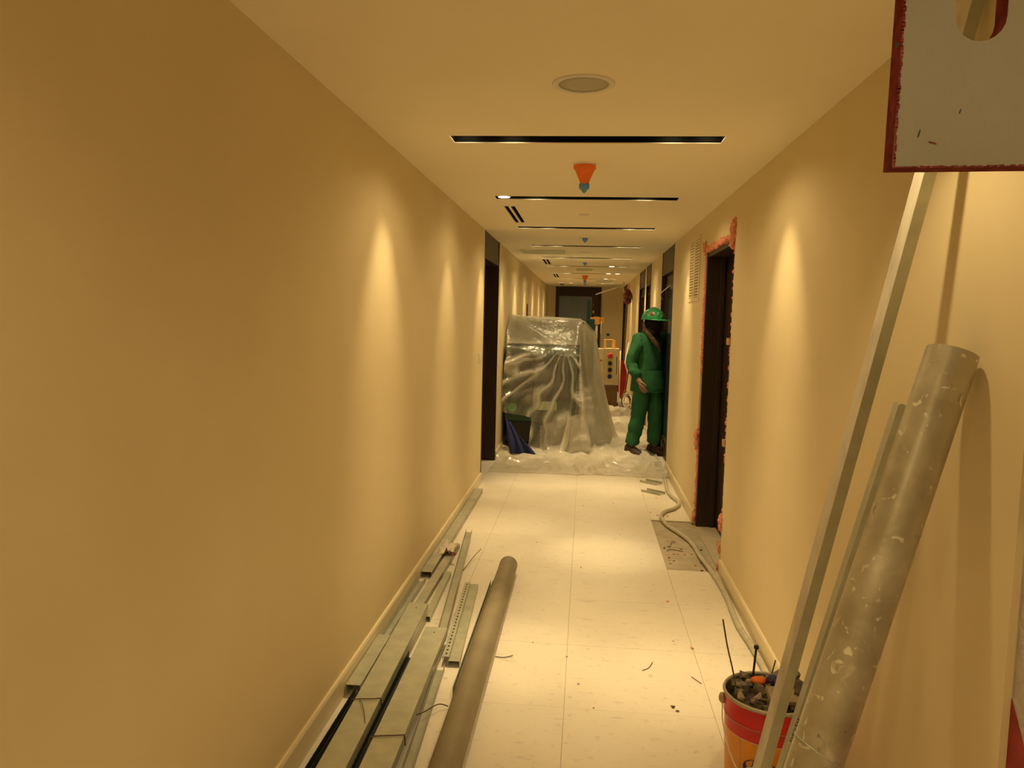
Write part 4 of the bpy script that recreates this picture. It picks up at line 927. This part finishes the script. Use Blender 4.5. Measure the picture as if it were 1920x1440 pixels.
    # a belt seam and chest pocket
    hm = MB(); n = 40; rows = [(.99, 1.0, 1.0), (.93, 1.03, 1.02), (.86, 1.07, 1.03), (.79, 1.12, 1.05), (.745, 1.14, 1.06), (.74, 1.10, 1.02), (.80, 1.06, .98)]
    hm.add([((.170 * a_ + .012 * noise.noise(Vector((math.cos(t) * 3, math.sin(t) * 3, z * 9)))) * math.cos(t) - .005, (.190 * b_ + .012 * noise.noise(Vector((math.cos(t) * 3, math.sin(t) * 3, z * 7 + 4)))) * math.sin(t), z) for z, a_, b_ in rows for t in [2 * math.pi * k / n for k in range(n)]],
           [(i * n + k, i * n + (k + 1) % n, (i + 1) * n + (k + 1) % n, (i + 1) * n + k) for i in range(len(rows) - 1) for k in range(n)], True)
    hm.build('jacket_hem', M['coverall'], e)
    # balaclava / face covering, nose and eyes
    bal = MB().blob((.045, 0, 1.53), 1, 3, .0, 1, (.112, .092, .135)).build('balaclava', M['darkcloth'], e)
    o = MB().lathe([(.105, 1.37), (.098, 1.42), (.085, 1.47), (.07, 1.47), (.08, 1.40), (.09, 1.37)], (.022, 0, 0), 20, True).build('neck_cover', M['darkcloth'], e)
    o = MB().blob((.158, 0, 1.525), .018, 2, 0, 1, (1, .8, 1.4)).build('nose', M['darkcloth'], bal)
    for y in (-.032, .032): MB().blob((.143, y, 1.552), .011, 2, 0, 1, (.6, 1.2, .7)).build('eye', M['skin'], bal)
    # scarf band from helmet to the chest
    P = [(-.02, -.094, 1.54), (.0, -.108, 1.47), (.06, -.120, 1.41), (.13, -.105, 1.34), (.165, -.06, 1.27), (.172, -.02, 1.21)]
    MB().tube([Vector(p) for p in P], [.012, .020, .026, .027, .023, .014], 10).build('scarf', M['strap'], e)
    # hard hat
    hl = MB(); n = 32; rings = 9; vs = []
    for i in range(rings + 1):
        t = math.pi / 2 * i / rings
        for k in range(n):
            a = 2 * math.pi * k / n; vs.append((.042 + .142 * math.cos(a) * math.cos(t) * 1.0, .118 * math.sin(a) * math.cos(t), 1.575 + .122 * math.sin(t)))
    hl.add(vs, [(i * n + k, i * n + (k + 1) % n, (i + 1) * n + (k + 1) % n, (i + 1) * n + k) for i in range(rings) for k in range(n)], True)
    hat = hl.build('helmet_shell', M['helmet'], e)
    br = MB(); vs = []
    for zz, off in ((1.574, 0), (1.570, .008), (1.564, .008), (1.568, 0)):
        for k in range(n):
            a = 2 * math.pi * k / n; pk = .060 * max(0, math.cos(a)) ** 1.5 if off else 0
            vs.append((.042 + (.142 + off + pk) * math.cos(a), (.118 + off) * math.sin(a), zz - (.010 * max(0, math.cos(a)) if off else 0)))
    br.add(vs, [(i * n + k, i * n + (k + 1) % n, ((i + 1) % 4) * n + (k + 1) % n, ((i + 1) % 4) * n + k) for i in range(4) for k in range(n)], True)
    br.build('helmet_brim', M['helmet'], hat)
    MB().tube([(.042 - .125, 0, 1.635), (.0, 0, 1.692), (.045, 0, 1.70), (.10, 0, 1.688), (.165, 0, 1.632)], [.006, .010, .011, .010, .006], 8).build('helmet_ridge', M['helmet'], hat)
    for a, c, m_ in ((-1.20, .45, 'redst'), (-.55, .45, 'white'), (-.2, .2, 'rim')):
        ct = Vector((.042 + .145 * math.cos(a) * math.cos(c), .121 * math.sin(a) * math.cos(c), 1.575 + .125 * math.sin(c)))
        MB().blob(ct, .022 if m_ == 'redst' else .014, 2, 0, 1, (1 if abs(math.cos(a)) < .7 else .3, .35 if abs(math.cos(a)) < .7 else 1, 1.0 if m_ == 'redst' else 1.7)).build('helmet_sticker', M[m_], hat)
    # shoes
    for s in 'rl':
        an, t = Vector(J[s + 'a']), Vector(J[s + 't']); d = (t - an); d.z = 0; d.normalize(); sd = Vector((-d.y, d.x, 0)); up = Vector((0, 0, 1))
        prof = [(-.085, .036, .06), (-.07, .045, .115), (-.02, .048, .13), (.04, .047, .10), (.10, .052, .075), (.15, .050, .062), (.185, .036, .045), (.195, .01, .03)]
        vs = []; n = 14
        for x, w, h in prof:
            for k in range(n):
                a = 2 * math.pi * k / n; vs.append(Vector((an.x, an.y, 0)) + d * x + sd * w * math.cos(a) + up * (h * .5 + h * .5 * (math.copysign(abs(math.sin(a)) ** .6, math.sin(a)))))
        sh = MB().add(vs, [(i * n + k, i * n + (k + 1) % n, (i + 1) * n + (k + 1) % n, (i + 1) * n + k) for i in range(len(prof) - 1) for k in range(n)] + [tuple(range(n))[::-1], tuple(range(n * (len(prof) - 1), n * len(prof)))], True).build('shoe', M['shoe'], e)
        MB().prism([(-.05, 0), (.05, 0), (.05, .014), (-.05, .014)], Vector((an.x, an.y, .0005)) - d * .09, Vector((an.x, an.y, .0005)) + d * .19).build('sole', M['ink'], sh, .004)
worker()
